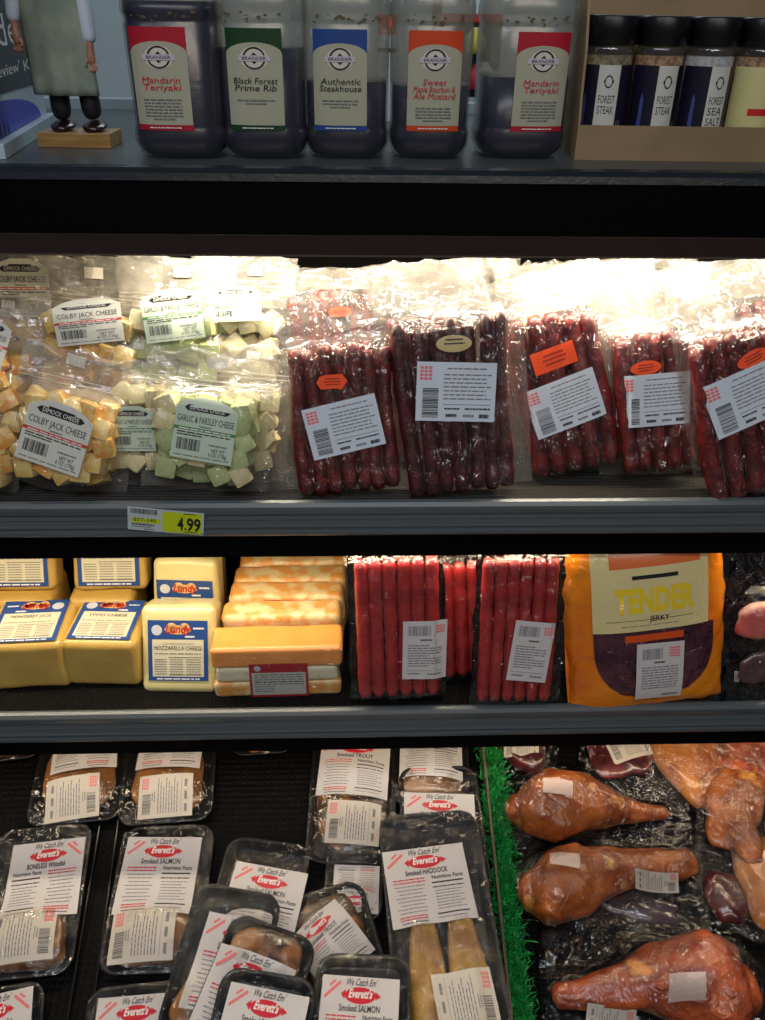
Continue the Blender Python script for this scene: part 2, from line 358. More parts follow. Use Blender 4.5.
# price tag on the upper rail
M, W, H = place((166, 532), (166, 510), 75, (0, .9752, 0), 0)
t = thing('price_tag', 'yellow and white shelf price tag reading 4.99 on the upper grey rail', 'price tag', M)
a = Art(75, 23); YL = mat('tag_yellow', (196, 214, 20), .5); a.rect(0, 0, 75, 23, mat('tag_white', (190, 200, 205), .4)); a.up()
a.poly([(34, 3), (36, 1), (72, 1), (73, 3), (73, 20), (71, 22), (37, 22), (34, 20)], YL); a.rect(4, 8, 28, 5, YL); a.up()
a.bars(3, 17.5, 27, 5, INK(), 4); a.text('877-340', 17, 9.6, 3.6, INK(), wid=22); a.words(4, 6, 22, 1.2, INK(), 1); a.words(4, 3.8, 19, 1, GREYINK(), 2); a.words(16, 1.4, 10, 1, GREYINK(), 3)
a.text('4', 52, 4.2, 13, INK(), wid=6, bold=.03); a.rect(56, 4.2, 1.6, 2.4, INK(), 1, 1); a.text('99', 65, 4.2, 13, INK(), wid=14, bold=.03); a.words(55, 20.7, 12, .9, INK(), 5); a.words(56, 2, 13, 1, INK(), 6)
a.build('tag_face', t, lambda u, v, z: ((u/75-.5)*W, v/23*H, .0012+z))
c = MB(); c.box(-W/2, W/2, 0, H, -.0004, .0010, mat('tag_white', (190, 200, 205))); c.build('tag_card', t, smooth=False)

# ------------------------------------------------------------------ top of the case
def sbox(name, px0, px1, Y, z0, z1, dy, M, **k):
    a_ = hity(px0, 60, Y); b_ = hity(px1, 60, Y); return a_[0], b_[0]
# board on the left
A = hitz(0, 157, ZT); B = hitz(34, 135, ZT); d = (B-A)/np.linalg.norm(B-A); NB = np.cross(d, np.array([0, 0, 1.])); 
bm_ = Matrix.Identity(4)
for i in range(3): bm_[i][0] = d[i]; bm_[i][1] = (0, 0, 1)[i]; bm_[i][2] = NB[i]; bm_[i][3] = A[i]
BD = thing('poster_board', 'white poster board with a black lettered panel and blue disc behind the figurine', 'sign', bm_)
c = MB(); c.box(-.02, .30, 0, .42, -.010, -.001, mat('board_white', (190, 205, 212), .45)); c.build('board', BD, smooth=False)
c = MB(); c.box(-.02, .30, 0.0, .017, -.0008, .012, mat('board_edge', (178, 194, 204), .4)); c.build('bottom_rail', BD, smooth=False, bevel=.001)
def bl(px, py): q = BD.matrix_world.inverted() @ Vector(hitp(px, py, A, NB)); return q.x, q.y
u1, v1 = bl(34, 84); u0, v0 = bl(0, 92)
a = Art(1, 1); a.poly([(-.02, v0), (u1, v1), (u1, v1+.3), (-.02, v0+.3)], mat('panel_black', (22, 26, 30), .4)); a.up()
pa, pb = bl(-2, 44), bl(17, 43); a.text('de', pa[0], pb[1], .036, WHITEINK(), wid=pb[0]-pa[0], align='l')
pa, pb, pk, pe = bl(-3, 74), bl(20, 71), bl(24, 71), bl(30, 70); a.text("eview'", pa[0], pb[1], .013, WHITEINK(), wid=pb[0]-pa[0], align='l'); a.text('K', pk[0], pk[1], .013, WHITEINK(), wid=pe[0]-pk[0], align='l')
pc = bl(-6, 150); pt = bl(0, 101); pr = bl(43, 128); a.z = 0; ry = pt[1]-.017; rx = max(.05, pr[0]-pc[0])
a.poly([(max(-.02, pc[0]+rx*math.cos(t_)), .018+ry*math.sin(t_)) for t_ in (math.pi*i/24 for i in range(25))], mat('disc_blue', (70, 78, 190), .4)); a.up()
for k in range(4): a.poly([(.0+k*.019, .018), (.006+k*.019, .018+.028-.004*k), (.010+k*.019, .018)], mat('ink_navy', (16, 18, 48), .5))
a.build('printed_panel', BD, lambda u, v, z: (u, v, .0006+z))

# figurine
P0 = hitz(76, 148, ZT); kk = np.dot(P0-EYE, FW)/FPX
FG = thing('butcher_figurine', 'small butcher figurine in grey-green apron standing on a pale wooden block', 'figurine', Matrix.Translation(Vector((P0[0], P0[1]+.028, ZT))) @ Matrix.Rotation(math.radians(-3), 4, 'Z'))
WOOD = mat('figurine_block_wood', (176, 140, 84), .4, col2=(150, 112, 62), nscale=14, stretch=(1, 8, 8), coat=.2)
c = MB(); c.box(-.047, .047, -.027, .027, 0, .0175, WOOD); c.build('wood_block', FG, smooth=False, bevel=.001)
def F(px, py, y=0): return ((px-70)*kk, y, .0175+(127-py)*kk)
def skin(name, joints, edges, mat_, parent, sub=2):
    me = bpy.data.meshes.new(name); me.from_pydata([j[0] for j in joints], edges, []); me.materials.append(mat_)
    o = bpy.data.objects.new(name, me); COL.objects.link(o); o.parent = parent
    s = o.modifiers.new('skin', 'SKIN'); s.use_smooth_shade = True; o.modifiers.new('sub', 'SUBSURF').levels = sub; o.modifiers['sub'].render_levels = sub
    if not me.skin_vertices: me.skin_vertices.new()
    for i, j in enumerate(joints):
        me.skin_vertices[0].data[i].radius = (j[1], j[2] if len(j) > 2 else j[1])
    me.skin_vertices[0].data[0].use_root = True; return o
FLESH = mat('painted_flesh', (176, 126, 104), .5, col2=(150, 100, 82), nscale=60); k1 = kk
J = [(F(64, 60), 14*k1, 11*k1), (F(64, 10), 17*k1, 12*k1), (F(62, -18), 16*k1, 11*k1), (F(62, -30), 6*k1), (F(62, -40), 12*k1, 12*k1), (F(62, -54), 13*k1, 13*k1), (F(62, -66), 9*k1, 9*k1)]
E_ = [(0, 1), (1, 2), (2, 3), (3, 4), (4, 5), (5, 6)]
for sx, sh, el, wr, pm in ((-1, (40, -16), (29, 8), (26, 33), (27, 46)), (1, (84, -16), (92, 18), (95, 50), (96, 62))):
    n = len(J); J += [(F(*sh), 8*k1), (F(*el, -.004), 6*k1), (F(*wr, -.010), 4*k1), (F(*pm, -.012), 5*k1, 3.4*k1)]; E_ += [(2, n), (n, n+1), (n+1, n+2), (n+2, n+3)]
    for q_ in range(4):
        m_ = len(J); fx = pm[0]-4+q_*2.6; J += [(F(fx, pm[1]+7, -.012-.001*q_), 1.5*k1), (F(fx-sx*1.0, pm[1]+12-abs(q_-1.5), -.016), 1.2*k1)]; E_ += [(n+3, m_), (m_, m_+1)]
    m_ = len(J); J += [(F(pm[0]-sx*5, pm[1]+2, -.016), 1.5*k1), (F(pm[0]-sx*5.5, pm[1]+7, -.018), 1.2*k1)]; E_ += [(n+3, m_), (m_, m_+1)]
for lx in (54, 84):
    n = len(J); J += [(F(lx, 80), 9*k1), (F(lx, 118), 7*k1)]; E_ += [(0, n), (n, n+1)]
body = skin('body', J, E_, FLESH, FG)
SH = mat('painted_shirt', (190, 200, 214), .5)
J = [(F(64, 60), 16*k1, 13*k1), (F(64, 10), 20*k1, 14*k1), (F(62, -18), 18*k1, 13*k1), (F(62, -27), 9*k1)]; E_ = [(0, 1), (1, 2), (2, 3)]
for sh, el, wr in (((39, -16), (28, 8), (25, 34)), ((85, -16), (93, 18), (96, 50))):
    n = len(J); J += [(F(*sh), 11*k1), (F(*el, -.004), 9*k1), (F(*wr, -.010), 6.5*k1)]; E_ += [(2, n), (n, n+1), (n+1, n+2)]
skin('shirt', J, E_, SH, FG)
TR = mat('painted_trousers', (20, 20, 26), .6)
skin('trousers', [(F(66, 72), 15*k1, 11*k1), (F(55, 84), 11*k1), (F(55, 119), 10*k1), (F(84, 84), 11*k1), (F(86, 118), 10*k1)], [(0, 1), (1, 2), (0, 3), (3, 4)], TR, FG)
SHOE = mat('painted_shoe', (34, 16, 16), .3, coat=.5)
for lx in (55, 87):
    c = MB(); rings = []
    for i in range(9):
        t_ = i/8; yy = .010-.032*t_; r_ = 13*k1*math.sin(math.pi*min(1, .22+t_*.72))**.5*(1-.1*t_); hh = (11-6*t_)*k1
        rings.append([((lx-70)*k1+r_*math.cos(a_), yy, .0175+hh*(.5+.5*math.sin(a_))) for a_ in (2*math.pi*j/14 for j in range(14))])
    c.loft(rings, SHOE); c.build('shoe', FG)
c = MB(); AP = mat('painted_apron', (142, 152, 136), .55, col2=(120, 132, 118), nscale=30); nx, ny = 22, 16; Pg = np.zeros((ny, nx, 3))
for j in range(ny):
    v = j/(ny-1); py = 94-v*104; hw = 29+2*(1-v)-(6*max(0, v-.75)*4)*.3; cx = 62+3*(1-v)
    for i in range(nx):
        u = i/(nx-1)*2-1; x_ = (cx-69+hw*1.06*u)*k1; y_ = -.0175*math.sqrt(max(0, 1-(u*.93)**2))-.002+.0016*(1-v)*math.sin(u*11+.7)
        Pg[j, i] = (x_, y_-.003*(1-v), .0175+(127-py)*k1)
c.grid(Pg, AP); o = c.build('apron', FG); s_ = o.modifiers.new('solid', 'SOLIDIFY'); s_.thickness = .0012
for ex in (57, 67):
    c = MB(); x_, y_, z_ = F(ex, -56); c.loft([[(x_+.0016*r_*math.cos(a_), -.0155-.001*i, z_+.0012*r_*math.sin(a_)) for a_ in (2*math.pi*j/10 for j in range(10))] for i, r_ in enumerate((1, .6))], INK()); c.build('eye', FG)
c = MB(); c.box(-.024, -.012, -.0165, -.0150, .0175+71*k1, .0175+72*k1, REDINK()); c.build('mouth', FG)
c = MB(); c.loft([[( (62-70)*k1+r_*math.cos(a_), r_*math.sin(a_), .0175+(127+z_)*k1) for a_ in (2*math.pi*j/20 for j in range(20))] for r_, z_ in ((14*k1, 60), (15*k1, 64), (14*k1, 72), (9*k1, 75))], SH); c.build('cap', FG)

# bottles
PLAST = film('cloudy_bottle_plastic', gloss=.08, milk=.09, col=(112, 118, 140), rough=.24, bump=.12, bscale=30, facet=False, edge=.35)
PLAST2 = film('residue_clouded_plastic', gloss=.10, milk=.46, col=(164, 160, 142), rough=.26, bump=.12, bscale=30, facet=False, edge=.4)
SAUCE = mat('dark_sauce', (44, 42, 58), .3, coat=.5, coatr=.3, col2=(32, 28, 40), nscale=9)
RESID = mat('sauce_residue', (92, 78, 52), .4)
def sup(r, a, p=3.2):  # rounded square section
    c_, s_ = math.cos(a), math.sin(a); k = (abs(c_)**p+abs(s_)**p)**(-1/p); return r*k*c_, r*k*s_
def art_bottle(c1, name, lines, small, inkM):
    a = Art(56, 106); CR = mat('label_cream', (172, 172, 150), .5); C1 = mat('label_'+name, c1, .45)
    a.rect(0, 0, 56, 106, C1); a.up(); a.rect(0, 6, 56, 74, CR); 
    a.L.append(([(28-28*math.cos(math.pi*i/16), 80+q*12*math.sin(math.pi*i/16)) for q in (0, 1) for i in range(17)], [(i, i+1, 18+i, 17+i) for i in range(16)], CR, a.z)); a.up()
    a.ell(28, 76, 14, 12, mat('badge_pale', (208, 206, 190), .5)); a.up(); a.ring(28, 76, 11.5, 1.8, INK()); a.ell(28, 76, 6, 6, INK(), 4); a.up()
    a.rect(12, 73, 32, 6, mat('badge_band', (196, 190, 200), .5)); a.up(); a.text('BRANDER', 28, 74.4, 3.4, INK(), wid=24)
    y = 50
    for ln in lines: a.text(ln, 28, y, 6.4, inkM, wid=min(44, 4.2*len(ln)+4), shear=.15); y -= 7.4
    for k in range(small): a.words(9+(k == small-1)*8, y-3-k*3.4, 38-(k == small-1)*16, 1.2, GREYINK(), k)
    a.words(12, 2.4, 32, 1.2, WHITEINK(), 9); return a
def bottle(px, pxb, w0, lvl, label, artw, lx, lw, rot):
    P = hitz(pxb, 160, ZT); wd = w0*np.dot(P-EYE, FW)/FPX*1.045; r = wd/2
    t = thing('sauce_bottle', label, 'bottle', Matrix.Translation(Vector((P[0], P[1]+r*.92, ZT))) @ Matrix.Rotation(math.radians(rot), 4, 'Z'), 'sauce bottles on top of the case')
    prof = [(.0, .80), (.004, .90), (.016, .985), (.026, 1.0), (.034, .965), (.037, .955), (.141, .985), (.144, .955), (.149, .96), (.154, 1.0), (.166, .99), (.180, .93), (.195, .78), (.206, .58), (.216, .40), (.222, .36), (.236, .36)]
    mk = lambda pr, s_, M: (lambda c_: (c_.loft([[(*sup(r*q*s_, 2*math.pi*j/40), z) for j in range(40)] for z, q in pr], M), c_)[1])(MB())
    lo = [(z, q) for z, q in prof if z < lvl]; q_ = float(np.interp(lvl, [z for z, q in prof], [q for z, q in prof])); hi = [(lvl, q_)]+[(z, q) for z, q in prof if z > lvl]
    c = MB(); ringf = lambda pr: [[(*sup(r*q, 2*math.pi*j/40), z) for j in range(40)] for z, q in pr]
    c.loft(ringf(lo+[(lvl, q_)]), PLAST, cap=False); c.loft(ringf(hi), PLAST2, cap=False); c.build('bottle_body', t)
    lp = [(z+.003 if z < .01 else z, q) for z, q in prof if z < lvl]; lp.append((lvl, .97)); mk(lp, .955, SAUCE).build('sauce', t)
    c = MB(); c.loft([[(r*.42*(1+.03*(j % 2)*(1 if i in (1, 2) else 0))*math.cos(2*math.pi*j/48), r*.42*(1+.03*(j % 2))*math.sin(2*math.pi*j/48), z) for j in range(48)] for i, z in enumerate((.232, .234, .252, .255))], mat('bottle_cap', (196, 200, 204), .4)); c.build('cap', t)
    rr = random.Random(int(px)); c = MB()
    for k in range(16):
        ang = -math.pi/2+rr.uniform(-.7, .7); zz = .150+rr.uniform(-.004, .006); q = rr.uniform(.0008, .0028); x_, y_ = sup(r*1.004, ang); tx = np.array([1, 0])
        c.add([(x_+q*math.cos(2*math.pi*i/7)*rr.uniform(.7, 1.5), y_-.0003, zz+q*.7*math.sin(2*math.pi*i/7)) for i in range(7)], [tuple(range(7))], RESID)
    c.build('sauce_drips', t)
    k = np.dot(P-EYE, FW)/FPX; s_ = lw*k/56; x0 = (lx-px)*k
    def f(u, v, z):
        x = x0+(u-28)*s_; zz = .033+v/106*.107; rb = r*(.957+.030*(zz-.037)/.113); X = min(abs(x)/rb, .98)
        return (x, -rb*(1-X**3.2)**(1/3.2)-.0012-z, zz)
    artw.build('front_label', t, f)
bottle(174, 180, 92, .165, 'leftmost sauce bottle, red label reading Mandarin Teriyaki, nearly full, by the figurine', art_bottle((176, 26, 44), 'red', ['Mandarin', 'Teriyaki'], 7, REDINK()), 164, 54, 0)
bottle(264, 265, 84, .120, 'sauce bottle with dark green label, second from the left', art_bottle((24, 62, 34), 'green', ['Black Forest', 'Prime Rib'], 2, INK()), 259, 53, 0)
bottle(347, 347, 82, .086, 'sauce bottle with blue label, middle of the row', art_bottle((36, 72, 136), 'blue', ['Authentic', 'Steakhouse'], 3, INK()), 341, 51, 0)
bottle(430, 430, 78, .082, 'sauce bottle with orange label, fourth from the left', art_bottle((206, 70, 30), 'orange', ['Sweet', 'Maple Bourbon &', 'Ale Mustard'], 5, REDINK()), 431, 51, 0)
bottle(531, 523, 90, .092, 'sauce bottle with red label standing beside the cardboard box, half empty', art_bottle((176, 26, 44), 'red', ['Mandarin', 'Teriyaki'], 7, REDINK()), 541, 51, 0)

# cardboard display box with shakers
CB = mat('cardboard', (150, 128, 94), .75, col2=(136, 114, 82), nscale=8, bump=.1, bscale=80)
P = hitz(572, 160, ZT); kb = np.dot(P-EYE, FW)/FPX; bw = .257
BX = thing('display_box', 'open-front brown cardboard display box holding the spice shakers', 'box', Matrix.Translation(Vector((P[0]+.003, P[1]+.002, ZT))) @ Matrix.Rotation(math.radians(-1), 4, 'Z'))
def fp(*pts):
    return [p for p in pts]
c = MB(); c.prism([(0, 0), (.003, 0), (.003, .040), (0, .040)], 0, bw, CB); c.build('front_panel', BX, smooth=False)
c = MB(); c.box(0.0, bw, .0925, .0955, 0, .178, CB); c.build('back_panel', BX, smooth=False)
for x in (0.0003, bw-.0033):
    c = MB(); y0, y1 = .0033, .092
    pr_ = [(y0, .0033), (y1, .0033), (y1, .176), (.03, .176), (.012, .12), (.008, .07), (y0, .046)]
    c.prism(pr_, x, x+.003, CB); c.build('side_panel', BX, smooth=False)
c = MB(); c.box(.0002, bw-.0002, .0032, .0922, 0, .003, CB); c.build('bottom_panel', BX, smooth=False)
GLASS = film('shaker_glass', gloss=.16, milk=.05, rough=.06, bump=.05, facet=False)
def shaker(i, x, label, words, fill, lab, yel=False):
    t = thing('spice_shaker', label, 'jar', BX.matrix_world @ Matrix.Translation(Vector((x, .034, .0032))), 'spice shakers in the cardboard box'); r = .0300; n = 32
    cyl = lambda pr, M: (lambda c_: (c_.loft([[(q*math.cos(2*math.pi*j/n), q*math.sin(2*math.pi*j/n), z) for j in range(n)] for z, q in pr], M), c_)[1])(MB())
    cyl([(0, r*.93), (.003, r), (.116, r), (.120, r*.98), (.123, r*.95)], GLASS).build('glass', t)
    cyl([(.002, r*.9), (.004, r*.95), (.113, r*.95)], mat(*fill)).build('spice', t)
    cyl([(.1235, r*.99), (.125, r*1.04), (.153, r*1.04), (.155, r*1.0)], mat('shaker_cap', (12, 12, 14), .35)).build('cap', t)
    a = Art(100, 100); DK = mat('shaker_label_dark', (22, 20, 40), .4); a.rect(0, 0, 100, 100, DK if not yel else mat('ink_cream', (206, 200, 140), .5), nx=24); a.up()
    if not yel:
        a.rect(34+lab, 0, 32, 100, mat('shaker_label_white', (200, 200, 192), .5), nx=8); a.up()
        a.ring(50+lab, 82, 6, 1.4, INK(), sy=1.2); a.rect(43+lab, 80.5, 14, 3.4, INK())
        y = 58
        for w_ in words: a.text(w_, 50+lab, y, 9, INK(), wid=24); y -= 12
        a.words(37+lab, 26, 26, 2.4, GREYINK(), 2)
        a.text('SPICE', 76+lab, 14, 7, GREYINK(), rot=90, wid=50); a.poly([(12+lab, 10), (19+lab, 10), (18+lab, 62), (15+lab, 70), (13+lab, 62)], mat('label_bluefig', (66, 76, 140), .5))
    else:
        a.rect(30, 4, 50, 16, mat('tag_yellow', (196, 214, 20))); a.rect(34, 46, 40, 8, REDINK())
    def f(u, v, z):
        an = -math.pi/2+(u-50)/50*1.35; q = r+.0006+z; return (q*math.cos(an), q*math.sin(an), .004+v/100*.099)
    a.build('wrap_label', t, f)
HERB = ('spice_herbs', (150, 140, 96), .7, 0, 0, (96, 84, 50), 180); RUB = ('spice_rub', (190, 150, 100), .7, 0, 0, (120, 84, 50), 160); SALT = ('spice_salt', (200, 200, 200), .6, 0, 0, (170, 170, 172), 200)
shaker(0, .0350, 'spice shaker with green-grey herbs under its black cap, nearest the sauce bottles', ['FOREST', 'STEAK'], HERB, -4)
shaker(1, .0975, 'spice shaker with coarse tan rub under its black cap, middle shaker in the box', ['FOREST', 'STEAK'], RUB, 8)
shaker(2, .1600, 'spice shaker of white sea salt with black cap, third in the box', ['FOREST', 'SEA', 'SALT'], SALT, 10)
shaker(3, .2225, 'spice shaker with pale yellow label at the right end of the box', [], RUB, 0, True)

# store beyond the case
def prop(name, label, cat, px0, px1, Y, z0, z1, dy, parts):
    x0 = hity(px0, 60, Y)[0]; x1 = hity(px1, 60, Y)[0]; t = thing(name, label, cat, ((x0+x1)/2, Y, z0)); w_ = (x1-x0)/2
    for nm, a0, a1, b0, b1, M in parts:
        c = MB(); yo = 0 if (a0, a1) == (-1, 1) and b0 == 0 else -.0008; c.box(a0*w_, a1*w_, yo if (b1-b0) < .99 else 0, dy, b0*(z1-z0), b1*(z1-z0), M); c.build(nm, t, smooth=False, bevel=.0008)
WC = mat('carton_white', (205, 214, 218), .5); OC = mat('carton_orange', (226, 76, 40), .5)
prop('tall_carton', 'narrow white carton with an orange top seen between the blue and orange labelled bottles', 'carton', 378, 396, 1.5, ZT, 1.53, .03, [('carton_body', -1, 1, 0, .66, WC), ('black_band', -1, 1, .66, .70, INK()), ('neck_band', -1, 1, .70, .82, WC), ('orange_top', -1, 1, .82, 1, OC)])
prop('store_rack', 'distant pale store rack seen between the last two sauce bottles', 'rack', 440, 500, 2.6, .0, 1.9, .3,
     [('rack_back', -1, 1, 0, 1, mat('rack_dark', (22, 24, 26), .6)), ('upper_sign', -1, 1, .80, 1, WC), ('red_stripe', -1, 1, .79, .80, REDINK()), ('rack_shelf', -1, 1, .685, .695, WC), ('lower_shelf', -1, 1, .64, .65, WC)])
for k, (px, zz, cc, nm) in enumerate(((474, 1.43, (190, 176, 60), 'yellow'), (484, 1.35, (214, 214, 206), 'white'), (478, 1.345, (170, 40, 44), 'red'))):
    p = hity(px, 60, 2.55); c = MB(); n = 14
    c.loft([[(.028*q*math.cos(2*math.pi*j/n), .028*q*math.sin(2*math.pi*j/n), z) for j in range(n)] for z, q in ((0, .9), (.01, 1), (.04, 1), (.055, .5), (.06, .5))], mat('tub_'+nm, cc, .5))
    o = c.build('tub'); o.location = (p[0], 2.55, zz); tag(o, nm+' tub on the distant rack behind the sauce bottles', 'tub')

# ------------------------------------------------------------------ films and foods
CLEAR = film('clear_bag_film', gloss=.08, milk=.05, rough=.1, bump=1.0, bscale=60, stretch=(1, .5, 1), dist=.009)
MEATF = film('clear_meat_bag_film', gloss=.065, milk=.012, rough=.1, bump=1.0, bscale=60, stretch=(1, .5, 1), dist=.010)
HAZY = film('hazy_bag_header', gloss=.11, milk=.24, rough=.17, bump=1.0, bscale=34, stretch=(.5, 1, 1), dist=.009)
ZIP = film('zip_plastic', gloss=.22, milk=.45, rough=.2, bump=.1, facet=False)
BACKF = film('bag_back_film', gloss=.03, milk=.16, rough=.25, bump=.4, bscale=30)
WRAP = film('tight_stretch_wrap', gloss=.035, milk=.008, rough=.07, bump=.8, bscale=45, dist=.006)
CRINK = film('crinkled_vacuum_film', gloss=.05, milk=.006, rough=.09, bump=1.0, bscale=55, stretch=(1, .6, 1), dist=.009)
COLBY = mat('colby_jack', (226, 150, 50), .42, col2=(234, 198, 110), nscale=55, nlo=.42, nhi=.56, coat=.3, coatr=.25)
COLBYP = mat('pale_colby', (230, 186, 88), .42, col2=(238, 218, 150), nscale=60, coat=.3, coatr=.25)
GARL = mat('garlic_parsley_cheese', (182, 196, 136), .45, col2=(192, 204, 148), nscale=160, col3=(96, 116, 52), nlo=.5, nhi=.62, coat=.3, coatr=.25)
GARLY = mat('cream_cheese_cubes', (226, 214, 160), .45, col2=(236, 226, 180), nscale=60, coat=.3, coatr=.25)
def rcube(h, M, nm):
    c = MB(); n = 5; P = []
    for ax in range(3):
        for sg in (-1, 1):
            g = np.zeros((n, n, 3)); u = np.linspace(-1, 1, n)
            for j in range(n):
                for i in range(n):
                    p = [0, 0, 0]; p[ax] = sg; p[(ax+1) % 3] = u[i]*sg; p[(ax+2) % 3] = u[j]; p = np.array(p, float)
                    q = np.clip(p, -.72, .72); e = p-q; l = np.linalg.norm(e); g[j, i] = h*(q+(e/l*.28 if l > 1e-6 else 0))
            c.grid(g, M)
    me = c.data(nm); me.polygons.foreach_set('use_smooth', [True]*len(me.polygons)); return me
CUBES = {k: rcube(.0136, m_, 'cheese_cube') for k, m_ in (('colby', COLBY), ('pale', COLBYP), ('garlic', GARL), ('cream', GARLY))}
TAN = lambda: mat('badge_ink', (26, 24, 22), .5)
def art_cheese(kind):
    a = Art(100, 90); stripe = mat('stripe_green', (70, 130, 60), .5) if kind in ('garlic', 'cream') else mat('stripe_red', (196, 62, 44), .5)
    nm = 'GARLIC & PARSLEY CHEESE' if kind in ('garlic', 'cream') else 'COLBY JACK CHEESE'
    LP = mat('label_greenwhite', (190, 206, 186), .4) if kind in ('garlic', 'cream') else mat('label_bagwhite', (210, 212, 200), .4)
    a.rect(0, 0, 100, 76, LP); a.L.append(([(0, 76), (100, 76), (14, 84), (86, 84), (34, 90), (66, 90)], [(0, 1, 3, 2), (2, 3, 5, 4)], LP, 0)); a.up()
    a.rect(19, 70, 62, 9, TAN(), 8, 1); a.rect(30, 78.5, 40, 3, TAN(), 6, 1); a.poly([(13, 74.5), (19, 70), (19, 79)], TAN()); a.poly([(87, 74.5), (81, 79), (81, 70)], TAN())
    a.rect(0, 42, 100, 4.6, stripe, 14, 1); a.up()
    a.text('DIMOCK CHEESE', 50, 72, 6, WHITEINK(), wid=56); a.text(nm, 50, 54, 9.5, INK(), wid=92 if kind == 'garlic' else 88)
    a.words(40, 48.5, 20, 2, GREYINK(), 1); a.words(8, 43.4, 84, 1.4, WHITEINK(), 3, )
    for k in range(2): a.words(6, 38-3.6*k, 86-44*k, 1.7, INK(), k+5)
    a.bars(8, 13, 40, 17, mat('ink_navy', (16, 18, 48)), 7); a.words(60, 24, 30, 2.4, GREYINK(), 8); a.text('NET WT', 76, 15.5, 5.5, INK(), wid=22); a.text('6 OZ (170g)', 76, 9, 5.5, INK(), wid=30)
    a.words(5, 4.5, 90, 1.5, GREYINK(), 9); return a
def cheese_bag(kind, T, w, label, B=None, Yb=None, bx=None, tilt=18, n=(5, 5), lab=None, seed=0, hdr=.30, layers=2, tab=True, grp='bags of cheese cubes on the upper shelf', front_z=0):
    if B: P = hitz(B[0], B[1], Z1)
    else: P = np.array([0, Yb, Z1]); B = (bx, ground_py(bx, Yb, Z1))
    M, W, H = place(B, T, w, P, tilt); t = thing('cheese_bag', label, 'bag of cheese', M, grp); rng = random.Random(seed+3)
    items = []; top = H*(1-hdr)-.004; x0, x1, y0 = -W*.37, W*.37, .024; nx, ny = n
    kinds = (kind, 'pale') if kind == 'colby' else ((kind, 'cream') if kind == 'garlic' else (kind,))
    for L in range(layers):
        for j in range(ny):
            for i in range(nx):
                x = x0+(x1-x0)*(i+.5+.25*((j+L) % 2))/(nx+.25)+rng.uniform(-.003, .003); y = y0+(top-y0)*(j+.5)/ny+rng.uniform(-.003, .003)
                if L == layers-1 and rng.random() < .12 and layers > 1: continue
                z = .0145+.019*L+rng.uniform(-.002, .002)
                sharein(CUBES[rng.choice(kinds) if kind != 'garlic' else (kind if rng.random() < .93 else 'cream')], 'cheese_cube', t, (x, y, z), (rng.uniform(-.3, .3), rng.uniform(-.3, .3), rng.choice((0, 0, .4, -.3, .7))+rng.uniform(-.2, .2)))
                items.append(dome(x, y, .021, z+.0165, 6))
    D = Drape(W, H, items, nx=48, ny=56, taut=7, wr=.0034, seed=seed, edge=.006)
    rr = np.clip((D.Y-H*(1-hdr))/(H*hdr), 0, 1); D.Z += .0022*np.abs(np.sin(rr*22))*(rr > 0)*(rr < .35)+.010*rr*np.sin(D.X/W*5+seed)*.6
    sl = rng.uniform(-.05, .05); D.Y += rr*(D.X*sl+.003*np.sin(D.X*90+seed))
    D.mesh(CLEAR, M2=HAZY, ysplit=1-hdr).build('bag_front', t)
    zc = MB()
    for zy in (H*(1-hdr)+.012, H*(1-hdr)+.018):
        zc.grid(np.array([[(x_, zy+e+x_*sl*.2, D.h(x_, zy)+.0012+(.0009 if e == .0008 else 0)) for x_ in np.linspace(-W*.49, W*.49, 24)] for e in (0, .0008, .0016)]), ZIP)
    zc.build('zip_seal', t)
    b = Drape(W, H, [], nx=12, ny=12, wr=.0005, seed=seed, edge=.003); b.mesh(BACKF).build('bag_back', t)
    if tab:
        a = Art(1, .6); a.rect(0, 0, 1, .6, mat('white_tab', (222, 220, 210), .5)); a.build('white_tab', t, a.on(D, rng.uniform(-.01, .02), H*.93, W*.15, rng.uniform(-8, 8)))
    if lab:
        lx, ly, lw, rot = lab[:4]; hf = lab[4] if len(lab) > 4 else 1.02; x, y = loc(M, lx, ly, .03); a = art_cheese(kind); a.build('front_label', t, a.on(D, x, y, pxw(M, lx, ly, lw, .03), rot, lift=.003, h=pxw(M, lx, ly, lw, .03)*hf, flat=.82))
    return t
cheese_bag('colby', (86, 352), 122, 'clear bag of orange and yellow colby jack cubes at the front left of the shelf', B=(66, 491), lab=(62, 433, 64, -8), seed=1)
cheese_bag('garlic', (214, 352), 128, 'clear bag of pale green garlic and parsley cubes at the front, second bag from left', B=(204, 491), lab=(208, 428, 60, -4), seed=2)
cheese_bag('colby', (100, 258), 118, 'colby jack bag with red-striped label tilted up to the right, behind the front colby bag', Yb=1.085, bx=92, lab=(93, 321, 66, 12, .66), hdr=.24, seed=3, n=(5, 6))
cheese_bag('garlic', (178, 256), 112, 'garlic and parsley bag with green-striped tilted label, behind the front green bag', Yb=1.09, bx=180, lab=(176, 315, 58, 9, .85), hdr=.24, seed=4, n=(5, 6))
cheese_bag('cream', (246, 255), 96, 'brightly lit cream cheese bag, rightmost of the cheese, beside the meat sticks', Yb=1.105, bx=240, lab=(238, 304, 48, 6, .7), hdr=.24, seed=5, n=(4, 6))
cheese_bag('cream', (252, 345), 84, 'pale cheese bag half hidden behind the right side of the front green bag', Yb=1.05, bx=246, seed=6, n=(3, 4), layers=1)
cheese_bag('colby', (8, 290), 84, 'cheese bag cut by the left edge of the picture, leaning above the front colby bag', Yb=1.06, bx=-2, lab=(-12, 340, 50, -10), seed=7, n=(3, 6))
cheese_bag('colby', (20, 252), 96, 'orange cheese bag at the far left back, its hazy top touching the canopy', Yb=1.135, bx=16, lab=(20, 288, 56, 6), seed=8, n=(4, 6), layers=1)
